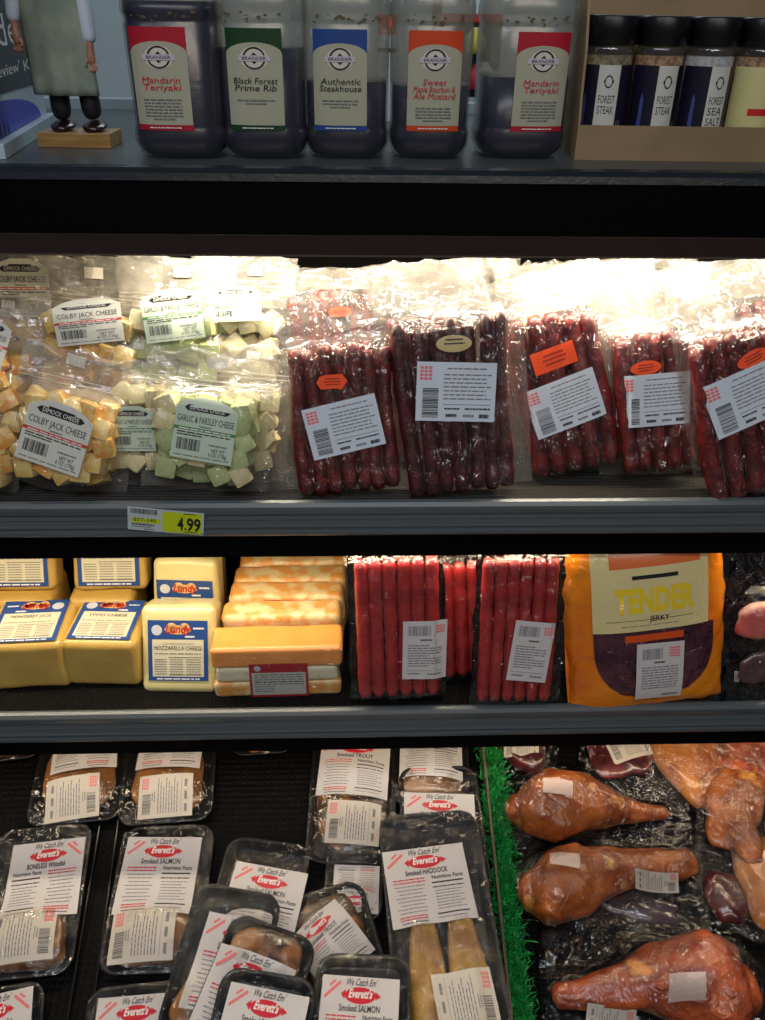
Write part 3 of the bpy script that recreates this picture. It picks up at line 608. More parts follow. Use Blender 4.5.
cheese_bag('colby', (-4, 392), 62, 'cheese bag low at the left edge beside the front colby bag', B=(-14, 492), seed=9, n=(3, 4), layers=1, tab=False)
cheese_bag('cream', (140, 335), 70, 'pale cheese bag wedged between and behind the two front cheese bags', Yb=1.045, bx=143, lab=(134, 428, 44, 2), seed=10, n=(3, 4), layers=1)
cheese_bag('colby', (62, 259), 60, 'crumpled cheese bag behind the far left bags with only its top showing', Yb=1.17, bx=60, seed=11, n=(3, 5), layers=1, tab=False)

def art_meat(w=100, h=70, seed=1, warm=False):
    a = Art(w, h); a.rect(0, 0, w, h, mat('label_bluewhite', (208, 218, 228), .4) if not warm else PAPER()); a.up()
    for k in range(4):
        for q in range(3): a.rect(4+q*5.4, h-8-k*4.2, 4.4, 3, PINKINK(), 1, 1)
    r = random.Random(seed)
    a.bars(8, 4, 20, h*.52, INK(), seed, vert=True)
    a.words(38, h-8, 50, 1.6, GREYINK(), seed+1); y = h-15; k = 0
    while y > h*.34: a.words(34, y, 54 if k % 3 else 60, 1.5, GREYINK(), seed+k); y -= 4.6; k += 1
    a.rect(34, h*.28, 60, .8, GREYINK(), 8, 1); a.words(36, h*.2, 20, 2, INK(), 5); a.words(62, h*.2, 32, 2, INK(), 6); a.words(38, 5, 14, 3.6, INK(), 7); a.words(60, 5, 14, 3, GREYINK(), 7); a.words(80, 4, 13, 4.6, INK(), 8)
    return a
def stickmesh(L, r, M, seed, bend=.004):
    rng = random.Random(seed); c = MB(); rings = []; n = 12; m_ = 22; ph = rng.uniform(0, 6); b1, b2 = rng.uniform(-bend, bend), rng.uniform(-bend*.6, bend*.6)
    for i in range(m_+1):
        t = i/m_; e = min(1, math.sqrt(max(0, 1-(1-min(t, 1-t)*22)**2)) if min(t, 1-t)*22 < 1 else 1); rad = r*max(.74, e)*(1+.05*math.sin(t*31+ph)+.04*math.sin(t*57+ph*2))
        cx = b1*math.sin(math.pi*t)+b2*math.sin(2*math.pi*t)
        rings.append([(cx+rad*math.cos(a), t*L, rad*math.sin(a)*(1+.05*math.sin(3*a+t*20))) for a in (2*math.pi*j/n for j in range(n))])
    c.loft(rings, M); me = c.data('meat_stick'); me.polygons.foreach_set('use_smooth', [True]*len(me.polygons)); return me
RED1 = mat('smoked_stick_red', (112, 20, 20), .42, col2=(66, 8, 10), nscale=60, col3=(150, 44, 36), coat=.6, coatr=.12, bump=1, bscale=260, bdist=.0012)
RED2 = mat('smoked_stick_dark', (82, 14, 22), .42, col2=(42, 5, 11), nscale=60, col3=(112, 34, 40), coat=.6, coatr=.12, bump=1, bscale=260, bdist=.0012)
RED3 = mat('smooth_stick_red', (176, 42, 38), .42, col2=(150, 28, 30), nscale=30, coat=.6, coatr=.2, bump=.25, bscale=120, bdist=.001)
STK = {(k, s): stickmesh(.17, .0098, M_, s*7+1) for k, M_ in (('r', RED1), ('d', RED2)) for s in range(4)}
def meat_bag(T, w, label, B=None, Yb=None, bx=None, tilt=16, kind='r', n=6, reg=(.1, .9, .03, .70), lab=None, stick=None, seed=0, layers=2, grp='bags of smoked meat sticks on the upper shelf', vis=True):
    if B: P = hitz(B[0], B[1], Z1)
    else: P = np.array([0, Yb, Z1]); B = (bx, ground_py(bx, Yb, Z1))
    M, W, H = place(B, T, w, P, tilt); t = thing('meat_stick_bag', label, 'bag of meat sticks', M, grp); rng = random.Random(seed)
    x0, x1, ya, yb = (reg[0]-.5)*W, (reg[1]-.5)*W, reg[2]*H, reg[3]*H; r = (x1-x0)/n/2; items = []; L = yb-ya
    for ly in range(layers):
        for i in range(n):
            x = x0+(i+.5)*2*r+(r*.5 if ly == 0 and layers > 1 else 0); z = r+ly*r*1.6+.001; ang = rng.uniform(-.03, .03); top = rng.uniform(-.006, .006)
            me = STK[(kind, rng.randrange(4))]; s = r/.0098
            if ly == 0 and layers > 1 and i == n-1: continue
            sharein(me, 'meat_stick', t, (x, ya+rng.uniform(0, .005), z), (0, rng.choice((0, math.pi)), ang), (s, (L+top)/.17, s))
            items.append(lambda X, Y, x=x, z=z, r=r: np.where((Y > ya) & (Y < yb), z+np.sqrt(np.clip(r*r-(X-x)**2, 0, None))-(np.abs(X-x) > r)*9, 0).clip(0))
    D = Drape(W, H, items, nx=52, ny=48, taut=10, wr=.0014, seed=seed, edge=.003)
    h0 = reg[3]+.02; rr = np.clip((D.Y/H-h0)/(1-h0), 0, 1); D.Z += .002*np.abs(np.sin(rr*16))*(rr > .05)*(rr < .5)+(.006*rr*np.sin(D.X/W*7+seed)+.012*fbm(48, 52, 7, np.random.default_rng(seed+5))*np.clip(rr*4, 0, 1)); D.Y += rr**3*.006*fbm(48, 52, 9, np.random.default_rng(seed+6)); D.X *= 1-.05*rr*(1+np.sin(seed))
    D.mesh(MEATF, M2=HAZY, ysplit=h0).build('bag_front', t)
    Drape(W, H, [], nx=12, ny=12, wr=.0005, seed=seed, edge=.003).mesh(BACKF).build('bag_back', t)
    if lab:
        lx, ly, lw, lh, rot = lab; x, y = loc(M, lx, ly, .03); k = pxw(M, lx, ly, 1, .03); a = art_meat(100, 68, seed); a.build('weight_label', t, a.on(D, x, y, lw*k, rot, lift=.0022, h=lh*k*1.08))
    if stick:
        kd, lx, ly, lw, lh, rot = stick; x, y = loc(M, lx, ly, .03); k = pxw(M, lx, ly, 1, .03); a = Art(100, 100*lh/lw); hh = a.h
        OR = mat('sticker_orange', (250, 84, 30), .45, emis=0)
        if kd == 'hex': a.poly([(0, hh*.5), (12, 0), (62, 0), (78, -hh*.1), (100, hh*.5), (84, hh*1.02), (30, hh), (12, hh*.9)], OR)
        elif kd == 'rect': a.rect(0, 0, 100, hh, OR)
        elif kd == 'ell': a.ell(50, hh/2, 50, hh/2, OR)
        elif kd == 'cream': a.ell(50, hh/2, 50, hh/2, INK()); a.up(); a.ell(50, hh/2, 47, hh/2-3, mat('sticker_tan', (196, 172, 116), .4))
        elif kd == 'yel': a.ell(50, hh/2, 50, hh/2, mat('sticker_yellow', (250, 210, 60), .4))
        a.up(); ik = mat('ink_darkorange', (150, 40, 20), .5) if kd != 'cream' else INK()
        for q in range(3 if kd != 'cream' else 2): a.words(24+4*abs(q-1), hh*(.66-.2*q), 54-8*abs(q-1), hh*.09, ik, q+seed)
        a.build('round_sticker' if kd != 'rect' else 'square_sticker', t, a.on(D, x, y, lw*k, rot, lift=.0022))
    return t
meat_bag((326, 290), 116, 'bag of red meat sticks with orange hexagon sticker, front, beside the cheese bags', B=(347, 489), lab=(344, 426, 74, 48, 8), stick=('hex', 332, 381, 31, 14, -2), reg=(.10, .97, .01, .72), n=7, seed=21)
meat_bag((443, 266), 148, 'widest bag of dark meat sticks with a cream oval sticker, front row', B=(460, 489), kind='d', lab=(455, 391, 79, 54, -7), stick=('cream', 453, 343, 38, 19, -3), reg=(.14, .86, .01, .76), n=7, seed=22)
meat_bag((538, 272), 116, 'bag of red meat sticks with a square orange sticker, right of the dark sticks', B=(570, 470), lab=(562, 402, 72, 46, 9), stick=('rect', 551, 357, 44, 22, 8), reg=(.14, .88, .02, .78), n=5, seed=23)
meat_bag((646, 272), 120, 'bag of red meat sticks with orange oval sticker, set further back on the shelf', B=(656, 474), lab=(652, 399, 70, 48, -3), stick=('ell', 643, 367, 31, 14, 0), reg=(.17, .79, .04, .70), n=5, seed=24)
meat_bag((722, 282), 118, 'bag of meat sticks with tilted orange oval sticker at the right edge', B=(752, 488), lab=(742, 396, 80, 52, 10), stick=('ell', 747, 357, 34, 15, 14), reg=(.06, .97, .01, .76), n=6, seed=25)
meat_bag((330, 268), 104, 'meat stick bag behind the orange hexagon bag with only its top showing', Yb=1.12, bx=336, reg=(.1, .9, .03, .86), layers=1, seed=26, stick=('hex', 340, 312, 24, 9, 0))
meat_bag((428, 261), 116, 'meat stick bag behind the widest dark bag, its bright crinkled top showing', Yb=1.105, bx=440, reg=(.1, .9, .03, .74), layers=1, seed=27, kind='d')
meat_bag((540, 264), 92, 'meat stick bag with a yellow oval sticker behind the square orange sticker bag', Yb=1.115, bx=545, reg=(.1, .9, .03, .84), layers=1, seed=28, stick=('yel', 531, 321, 22, 9, 0))
meat_bag((604, 262), 96, 'hazy meat stick bag standing back between the square and oval orange stickers', Yb=1.10, bx=608, reg=(.1, .9, .03, .62), layers=1, seed=29)
meat_bag((640, 258), 110, 'meat stick bag behind the set-back bag, a red strip glowing at its top', Yb=1.15, bx=640, reg=(.1, .9, .03, .90), layers=1, seed=30)
meat_bag((716, 262), 104, 'meat stick bag behind the rightmost front bag, blown bright by the lamp', Yb=1.12, bx=722, reg=(.1, .9, .03, .78), layers=1, seed=31)
meat_bag((702, 300), 60, 'narrow meat stick bag squeezed between the two rightmost front bags', Yb=1.075, bx=712, reg=(.2, .85, .03, .78), n=3, layers=1, seed=32)

# ------------------------------------------------------------------ lower shelf: cheese blocks
MUEN = mat('vacuum_cheese', (200, 168, 88), .38, col2=(190, 152, 72), nscale=10, coat=.6, coatr=.12, bump=.35, bscale=26)
MOZZ = mat('mozzarella_cheese', (224, 212, 150), .38, col2=(216, 202, 138), nscale=10, coat=.6, coatr=.12, bump=.35, bscale=26)
MARB = mat('marbled_cheese', (240, 216, 160), .4, col2=(236, 166, 84), nscale=34, nlo=.44, nhi=.58, coat=.5, coatr=.15, bump=.3, bscale=30)
ORNG = mat('orange_cheddar', (240, 164, 82), .4, col2=(232, 150, 70), nscale=12, coat=.5, coatr=.15, bump=.3, bscale=30)
PEPR = mat('pepper_jack', (228, 226, 196), .42, col2=(224, 220, 188), nscale=90, col3=(120, 110, 80), nlo=.4, nhi=.64, coat=.4, coatr=.2)
BLUE = lambda: mat('label_blue', (18, 26, 138), .45, spec=.25)
def rbox(w, h, d, M, r=.012, seed=0, wob=.0015, cx=0, cy=0, cz=0, n=9):
    """rounded, slightly uneven block, x width, y height, z depth, centred"""
    rng = np.random.default_rng(seed); c = MB(); half = np.array([w, h, d])/2
    for ax in range(3):
        for sg in (-1, 1):
            a1, a2 = (ax+1) % 3, (ax+2) % 3; uu = np.concatenate([[-1], -1+np.array([.25, .5, .75, 1])*r/half[a1], np.linspace(-1+r/half[a1]*1.3, 1-r/half[a1]*1.3, n), 1-np.array([1, .75, .5, .25])*r/half[a1], [1]])
            vv = np.concatenate([[-1], -1+np.array([.25, .5, .75, 1])*r/half[a2], np.linspace(-1+r/half[a2]*1.3, 1-r/half[a2]*1.3, n), 1-np.array([1, .75, .5, .25])*r/half[a2], [1]])
            g = np.zeros((len(vv), len(uu), 3))
            for j, v in enumerate(vv):
                for i, u in enumerate(uu):
                    p = np.zeros(3); p[ax] = sg*half[ax]; p[a1] = u*half[a1]*sg; p[a2] = v*half[a2]
                    q = np.clip(p, -half+r, half-r); e = p-q; l = np.linalg.norm(e); p = q+e/l*r if l > 1e-9 else p
                    s_ = math.sin(p[0]*60+seed)*math.cos(p[1]*47+seed*2)*math.sin(p[2]*53+1); p = p*(1+wob/half.min()*s_*.5)
                    g[j, i] = p+np.array([cx, cy, cz])
            c.grid(g, M)
    return c
def art_block(name, sub=None, mirror=False, hh=104, col=None):
    a = Art(100, hh); B_ = col or BLUE(); a.rect(0, 0, 100, hh, B_); a.up(); a.rect(7, 7, 86, hh-40, mat('label_buff', (214, 208, 178), .45)); 
    f = (lambda x: 100-x) if mirror else (lambda x: x)
    a.ell(f(15), hh-17, 9, 9, mat('seal_pale', (196, 200, 206), .4)); a.words(min(f(76), f(94)), hh-15, 18, 3, WHITEINK(), 1); a.words(min(f(62), f(78)), hh-29.5, 16, 3.4, WHITEINK(), 2); a.words(14, 2, 72, 2.2, WHITEINK(), 3); a.up()
    OUT = mat('logo_cream', (232, 180, 120), .45); a.ell(50, hh-16, 22, 8, OUT); a.ell(40, hh-12, 9, 8, OUT); a.ell(62, hh-12, 8, 8, OUT); a.up()
    a.text('Lundy', 50, hh-21.5, 14, mat('logo_rust', (176, 48, 30), .45), wid=42, shear=.25, bold=.03)
    if sub: a.text(sub, 50, hh-42, 3.6, GREYINK(), wid=52)
    a.text(name, 50, hh-51 if sub else hh-46, 7, INK(), wid=80 if len(name) > 13 else 62); y = hh-58
    for k in range(1): a.words(11, y, 78, 1.6, GREYINK(), 4)
    y -= 5
    a.rect(34, y-1, 56, .9, INK(), 8, 1)
    for k in range(int((y-10)/4.2)):
        yy = y-5-k*4.2; a.words(11, yy, 20, 1.5, GREYINK(), k+1); a.words(36, yy, 22, 1.5, GREYINK(), k+11); a.words(64, yy, 24, 1.5, GREYINK(), k+21)
    a.rect(34, 10, 56, .8, INK(), 8, 1); return a
def block(px0, px1, pyb, h, d, label, art_, M=MUEN, face='top', z=Z2, lw=.82, seed=0, tilt=0, yaw=0, back=0, hpx=None, group='blue-labelled cheese blocks on the lower shelf', Y=None):
    P = hitz((px0+px1)/2, pyb, z) if Y is None else np.array([hity((px0+px1)/2, pyb, Y)[0], Y, z])
    w = (px1-px0)*np.dot(P+np.array([0, 0, h*.5])-EYE, FW)/FPX
    t = thing('cheese_block', label, 'block of cheese', Matrix.Translation(Vector(P)) @ Matrix.Rotation(math.radians(yaw), 4, 'Z') @ Matrix.Rotation(math.radians(-tilt), 4, 'X'), group)
    c = rbox(w, d, h, M, seed=seed, cy=d/2, cz=h/2); c.build('cheese', t)
    if art_:
        s_ = w*lw
        if face == 'top': cy = d*.50; f = lambda u, v, z_: ((u/100-.5)*s_, cy+(v/100-.52)*s_*.98, h+.0022+z_)
        else: cz = h*.50 if face == 'front' else h*.62; f = lambda u, v, z_: ((u/100-.5)*s_, -.0018-z_, cz+(v/100-.52)*s_*1.0)
        art_.build('blue_label', t, f)
    return t
block(-8, 72, 690, .090, .115, 'flat cheese block reading Monterey Jack, lowest at the left edge', art_block('MONTEREY JACK', mirror=True), seed=1, yaw=3)
block(67, 143, 687, .088, .115, 'flat cheese block reading Swiss Cheese between Monterey Jack and mozzarella', art_block('SWISS CHEESE'), seed=2, yaw=-3)
block(141, 217, 694, .140, .062, 'upright mozzarella block, tallest and palest, front of the blocks', art_block('MOZZARELLA CHEESE', 'LOW MOISTURE PART-SKIM'), M=MOZZ, face='front', lw=.80, seed=3, tilt=24, yaw=-2)
block(10, 72, 690, .095, .10, 'cheese block beneath the upper left Monterey Jack block, only its top edge showing', None, seed=4, Y=1.115)
block(84, 148, 690, .095, .10, 'cheese block under the upper Swiss block with only its top edge showing', None, seed=5, Y=1.115)
block(-6, 68, 640, .120, .055, 'upper left block whose Monterey Jack label shows below the shelf above', art_block('MONTEREY JACK', mirror=True), face='front', seed=6, Y=1.135, z=Z2+.100, tilt=22, lw=.84)
block(82, 156, 640, .120, .055, 'upper block whose Swiss Cheese label shows beneath the shelf above', art_block('SWISS CHEESE'), face='front', seed=7, Y=1.135, z=Z2+.100, tilt=22, lw=.84)
block(160, 226, 690, .165, .055, 'pale block standing directly behind the front mozzarella, blue label top showing', art_block('MOZZARELLA CHEESE', 'LOW MOISTURE PART-SKIM'), M=MOZZ, face='front', seed=8, Y=1.095, tilt=14, lw=.86, yaw=-4)
block(172, 234, 690, .185, .055, 'rearmost cream block above the mozzarella, cut off by the shelf above', art_block('SWISS CHEESE'), face='front', seed=9, Y=1.165, tilt=14, lw=.84)
# layered pack and marbled logs
P = hitz(279, 697, Z2); w_ = 126*np.dot(P+np.array([0, 0, .04])-EYE, FW)/FPX
t = thing('layered_cheese_pack', 'wrapped pack of three stacked cheeses, orange over speckled white over marbled', 'block of cheese', Matrix.Translation(Vector(P)) @ Matrix.Rotation(math.radians(1), 4, 'Z'))
for nm, M_, z0, h_, sd in (('marbled_layer', MARB, 0, .030, 1), ('pepper_layer', PEPR, .030, .030, 2), ('cheddar_layer', ORNG, .060, .038, 3)):
    rbox(w_*(1 if sd < 3 else 1.03), .060, h_, M_, r=.008, seed=sd, cy=.030-(.002 if sd == 3 else 0), cz=z0+h_/2).build(nm, t)
a = Art(100, 62); a.rect(0, 0, 100, 62, mat('label_red', (170, 40, 44), .4)); a.up(); a.rect(4, 4, 92, 42, mat('label_palegrey', (200, 204, 196), .45)); a.ell(14, 54, 6, 5, mat('seal_pale', (196, 200, 206))); a.text('Lundy', 50, 50, 8, mat('logo_rust', (176, 48, 30)), wid=28); a.up()
for k in range(8): a.words(8, 41-k*4.4, 84 if k < 5 else 34, 1.8, INK() if k == 3 else GREYINK(), k)
a.build('red_label', t, lambda u, v, z_: ((u/100-.5)*w_*.46+.002, -.0030-z_, .004+v/62*.066))
D = Drape(w_*1.02, .098, [], nx=20, ny=14, wr=.0006, seed=3, base=.0); c = MB(); Pg = np.stack([D.X, -.0048-D.Z*.6, D.Y], -1); c.grid(Pg, CRINK); c.build('wrapping_film', t)
yb = P[1]+.068
for k in range(5):
    dpt = .046; px0_ = 217+4*k if k else 215; xa = hity(217+5*k, 600-k*14, yb)[0]
    x0 = -.190+.006*k; x0 = P[0]-w_/2+.004+.004*k
    t = thing('marbled_cheese_log', ['orange and white marbled cheese log directly behind the layered pack', 'second marbled log behind the layered pack, red tape on its front edge', 'third marbled cheese log counting back from the layered pack', 'fourth marbled log back, a thin sliver of its top showing', 'rearmost marbled cheese log, almost under the shelf above'][k], 'block of cheese', Matrix.Translation(Vector((x0+w_/2, yb, Z2))) @ Matrix.Rotation(math.radians((1.5, -1, 1, 2, 0, 1)[k]), 4, 'Z'), 'marbled cheese logs behind the layered pack')
    rbox(w_*.97, dpt, .104+(.004, .008, .006, .009, .007, .006)[k], MARB, r=.010, seed=k+10, cy=dpt/2, cz=.052).build('cheese', t)
    if k == 1:
        c = MB(); c.box(-.035, .055, -.0016, -.0006, .093, .101, mat('red_tape', (214, 40, 30), .4)); c.build('red_tape', t, smooth=False)
    yb += dpt+.002

# ------------------------------------------------------------------ lower shelf: stick packs, pouch, ham
BLK = mat('black_pouch_film', (5, 5, 6), .17, bump=1.0, bscale=15, spec=.5, bdist=.012)
def back_sheet(W, H, t, seed, M=None, wr=.004, teeth=False, nm='black_backing'):
    D = Drape(W, H, [], nx=40, ny=44, wr=wr, seed=seed, edge=.003, lift=0)
    if teeth: D.X[:, -1] += .0018*(np.arange(44) % 2); D.X[:, 0] -= .0018*(np.arange(44) % 2)
    D.mesh(M or BLK).build(nm, t); return D
def stick_pack(B, T, w, label, reg, lab, n=6, seed=0, tilt=14):
    P = hitz(B[0], B[1], Z2); M, W, H = place(B, T, w, P, tilt); t = thing('stick_pack', label, 'pack of meat sticks', M, 'black-backed meat stick packs'); back_sheet(W, H, t, seed)
    x0, x1 = (reg[0]-.5)*W, (reg[1]-.5)*W; ya, yb = reg[2]*H, reg[3]*H; r = (x1-x0)/n/2; items = []
    me = [stickmesh(yb-ya, r, RED3, seed*5+i, bend=.0012) for i in range(3)]
    for i in range(n):
        x = x0+(2*i+1)*r; sharein(me[i % 3], 'meat_stick', t, (x, ya, r+.004)); items.append(lambda X, Y, x=x: np.where((Y > ya) & (Y < yb), .004+r+np.sqrt(np.clip(r*r-(X-x)**2, 0, None)), 0))
    D = Drape(W, H, items, nx=50, ny=50, taut=6, wr=.0012, seed=seed+1, edge=.003, lift=.0045); D.mesh(CRINK).build('clear_film', t)
    if lab:
        lx, ly, lw, lh, rot = lab; k = pxw(M, lx, ly, 1); x, y = loc(M, lx, ly); a = Art(70, 96); a.rect(0, 0, 70, 96, PAPER()); a.up()
        a.bars(8, 72, 38, 16, GREYINK(), 3)
        for q in range(3):
            for z_ in range(3): a.rect(52+z_*5, 76+q*4.6, 4, 3.4, PINKINK(), 1, 1)
        a.words(28, 64, 18, 2.4, INK(), 3)
        for q in range(9): a.words(8, 55-q*4.2, 54 if q % 4 else 34, 1.8, GREYINK(), q)
        a.rect(6, 14, 58, .8, GREYINK(), 6, 1); a.words(8, 8, 20, 2.4, GREYINK(), 2); a.words(40, 7, 22, 3, GREYINK(), 4)
        a.build('weight_label', t, a.on(D, x, y, lw*k, rot, lift=.0014, h=lh*k*1.05))
    return t
stick_pack((398, 702), (394, 530), 96, 'black-backed pack of smooth red sticks beside the marbled cheese, label lower right', (.08, .94, .08, .86), (424, 646, 44, 60, -2), seed=41)
stick_pack((462, 684), (456, 526), 52, 'pack of red sticks squeezed in behind and between the two front stick packs', (.1, .9, .1, .80), None, n=3, seed=43, tilt=12)
stick_pack((513, 706), (524, 530), 92, 'black-backed pack of red sticks beside the orange jerky pouch, leaning right', (.06, .88, .07, .86), (529, 648, 40, 62, -6), seed=42)
# orange pouch
B, T = (645, 703), (642, 530); M, W, H = place(B, T, 160, hitz(645, 703, Z2), 14)
t = thing('jerky_pouch', 'large orange jerky pouch with cream front and dark window, leaning on the lower shelf', 'pouch', M)
pil = lambda X, Y: .030*np.clip(1-np.abs(X/(W/2))**3, 0, 1)**.6*np.clip(1-np.abs(Y/H*2-1)**5, 0, 1)**.6
OPM = mat('orange_pouch_film', (236, 142, 26), .22, coat=.5, col2=(222, 112, 20), nscale=7, bump=.8, bscale=24, bdist=.007)
D = Drape(W, H, [pil], nx=44, ny=50, taut=0, wr=.0026, seed=51, edge=.004); D.mesh(OPM).build('pouch_front', t); Drape(W, H, [], nx=8, ny=8, seed=5).mesh(OPM).build('pouch_back', t)
def U(px, py): return loc(M, px, py, .02)
CRM = mat('pouch_cream', (224, 208, 150), .25, coat=.4, bump=.5, bscale=30, bdist=.005); MEATW = mat('jerky_window', (84, 44, 56), .22, coat=.8, col2=(58, 28, 38), nscale=26, bump=1, bscale=45, bdist=.007)
a = Art(1, 1); x0, y0 = U(592, 632); x1, y1 = U(710, 548); xl, yl = U(594, 700); mx = (x0+x1)/2
a.rect(x0-.001, y0, x1-x0-.004, y1+.03-y0, CRM, 14, 12)
xr = U(712, 640)[0]; yb_ = U(650, 697)[1]; hw = (xr-x0)/2; cxw = (xr+x0)/2; N_ = 12
vs = []; 
for j in range(9):
    f_ = j/8; yy = yb_+(y0-yb_)*f_; half = hw*math.sqrt(max(0.001, 1-(1-min(1, f_*1.3))**2.2))
    for i in range(N_+1): vs.append((cxw+half*(i/N_*2-1), yy))
a.L.append((vs, [(j*(N_+1)+i, j*(N_+1)+i+1, (j+1)*(N_+1)+i+1, (j+1)*(N_+1)+i) for j in range(8) for i in range(N_)], MEATW, 0)); a.up()
xa, ya = U(607, 568); xb, yb2 = U(698, 549); OR2 = mat('print_orange', (222, 110, 50), .3, coat=.3); a.rect(xa, ya, (xb-xa), (yb2-ya)+.02, OR2, 10, 3)
xa, ya = U(629, 577); xb, _ = U(675, 577); a.rect(xa, ya, xb-xa, .006, INK(), 6, 1)
xa, ya = U(652, 606); a.text('TENDER', xa, ya, .036, mat('print_yellow', (238, 206, 44), .35, coat=.3), bold=.05, wid=U(694, 606)[0]-U(614, 606)[0])
xa, ya = U(656, 615); a.text('JERKY', xa, ya-.001, .0085, INK(), wid=.030, bold=.02); xa, ya = U(604, 620); a.rect(xa, ya, U(690, 619)[0]-xa, .0008, INK(), 10, 1); xa, ya = U(618, 624); a.words(xa, ya, .085, .0012, GREYINK(), 4)
xa, ya = U(622, 637); xb, _ = U(680, 637); a.up(); a.rect(xa, ya-.003, xb-xa, .011, mat('ribbon_orange', (214, 84, 30), .3), 10, 3)
a.build('printed_front', t, lambda u, v, z_: (u, v, D.hq(u, v)+.0032+z_))
lx, ly = U(656, 666); k = pxw(M, 656, 666, 1); a = Art(70, 86); a.rect(0, 0, 70, 86, PAPER()); a.up(); a.bars(8, 62, 32, 16, GREYINK(), 3)
for q in range(4): a.rect(48, 64+q*4, 16, 2.6, PINKINK(), 3, 1)
a.words(26, 56, 16, 2.2, INK(), 3)
for q in range(9): a.words(8, 49-q*4, 54, 1.7, GREYINK(), q+4)
a.words(40, 4, 24, 3, GREYINK(), 2); a.build('weight_label', t, a.on(D, lx, ly, 47*k, -2, lift=.0062, h=60*k*1.05))

PINKM = mat('ham_meat', (206, 96, 88), .35, col2=(232, 190, 168), nscale=22, nlo=.46, nhi=.56, col3=(170, 60, 60), coat=1, coatr=.1, bump=.5, bscale=50)
def blob(w, h, d, M, seed=0, p=2.6, amp=.10, nu=36, nv=20, taper=0):
    rng = np.random.default_rng(seed); ph = rng.random(6)*6; c = MB(); rings = []
    for j in range(nv+1):
        v = -math.pi/2+math.pi*j/nv; cz = math.copysign(abs(math.sin(v))**(2/p), math.sin(v)); cr = abs(math.cos(v))**(2/p)+1e-4
        ring = []
        for i in range(nu):
            a = 2*math.pi*i/nu; x = math.copysign(abs(math.cos(a))**(2/p), math.cos(a))*cr; y = math.copysign(abs(math.sin(a))**(2/p), math.sin(a))*cr
            k = 1+amp*(math.sin(3*x+ph[0]+2*y)*.5+math.sin(5*y+ph[1]-2*x)*.35+math.sin(9*x+7*y+ph[2])*.2+.3*math.sin(4*cz+ph[3]))
            ring.append((x*w/2*k*(1-taper*y), y*h/2*k, cz*d/2*(1+amp*.5*math.sin(6*x+5*y+ph[4]))+d/2))
        rings.append(ring)
    c.loft(rings, M); return c
M, W, H = place((752, 703), (748, 535), 88, hitz(750, 703, Z2), 14)
t = thing('ham_pack', 'black vacuum pack of pink ham at the right edge beside the orange pouch', 'pack of meat', M); back_sheet(W, H, t, 61, wr=.006)
x, y = loc(M, 772, 620); c = blob(.10, .058, .022, PINKM, 3, p=3); o = c.build('ham_slice', t); o.location = (x-.004, y, .004)
x2, y2 = loc(M, 766, 668); c = blob(.08, .05, .016, mat('dark_meat', (78, 50, 54), .35, col2=(110, 84, 84), nscale=20, coat=1, coatr=.1, bump=.6, bscale=50), 4); o = c.build('meat_piece', t); o.location = (x2, y2, .003)
D = Drape(W, H, [dome(x, y, .055, .03), dome(x2, y2, .04, .02)], taut=8, wr=.002, seed=62, lift=.003); D.mesh(CRINK).build('clear_film', t)
lx, ly = loc(M, 738, 678); a = Art(20, 60); a.rect(0, 0, 20, 60, PAPER()); a.up(); a.bars(2, 4, 16, 52, INK(), 4, vert=True); a.build('barcode_strip', t, a.on(D, lx, ly, .006, 0, lift=.003))

# ------------------------------------------------------------------ the sloping well: fish trays
FOAM = mat('black_foam_tray', (17, 17, 19), .38, spec=.4, bump=.15, bscale=300, bdist=.0004)
FOAMG = mat('dark_grey_foam_tray', (44, 44, 48), .42, spec=.4, bump=.15, bscale=300, bdist=.0004)
FISH = mat('smoked_fish', (156, 104, 52), .36, col2=(96, 58, 28), nscale=22, nlo=.38, nhi=.62, col3=(196, 148, 88), coat=.8, coatr=.12, bump=.7, bscale=50, stretch=(1, .5, 1))
FISHG = mat('golden_whole_fish', (194, 152, 72), .4, col2=(138, 96, 38), nscale=26, nlo=.4, nhi=.62, coat=.6, coatr=.15, bump=.7, bscale=90)
FISHD = mat('dark_smoked_fish', (150, 96, 44), .3, col2=(52, 30, 16), nscale=26, nlo=.42, nhi=.56, coat=1, coatr=.08, bump=1, bscale=60)
def rr(w, h, r, n=7):
    pts = []
    for cx, cy, a0 in ((w/2-r, h/2-r, 0), (-w/2+r, h/2-r, 90), (-w/2+r, -h/2+r, 180), (w/2-r, -h/2+r, 270)):
        for i in range(n):
            a = math.radians(a0+90*i/(n-1)); pts.append((cx+r*math.cos(a), cy+r*math.sin(a)))
    return pts
def tray_mesh(W, H, M, zt=.020, r=.028):
    c = MB(); rings = []
    for dx, z in ((-.012, .0), (-.008, .0005), (-.002, zt-.003), (0, zt-.001), (-.0005, zt), (-.004, zt), (-.006, zt-.002), (-.012, .0035), (-.016, .0028)):
        rings.append([(x, y+H/2, z) for x, y in rr(W+2*dx, H+2*dx, max(.006, r+dx))])
    c.loft(rings, M); return c
RD = lambda: mat('logo_red', (204, 26, 44), .4)
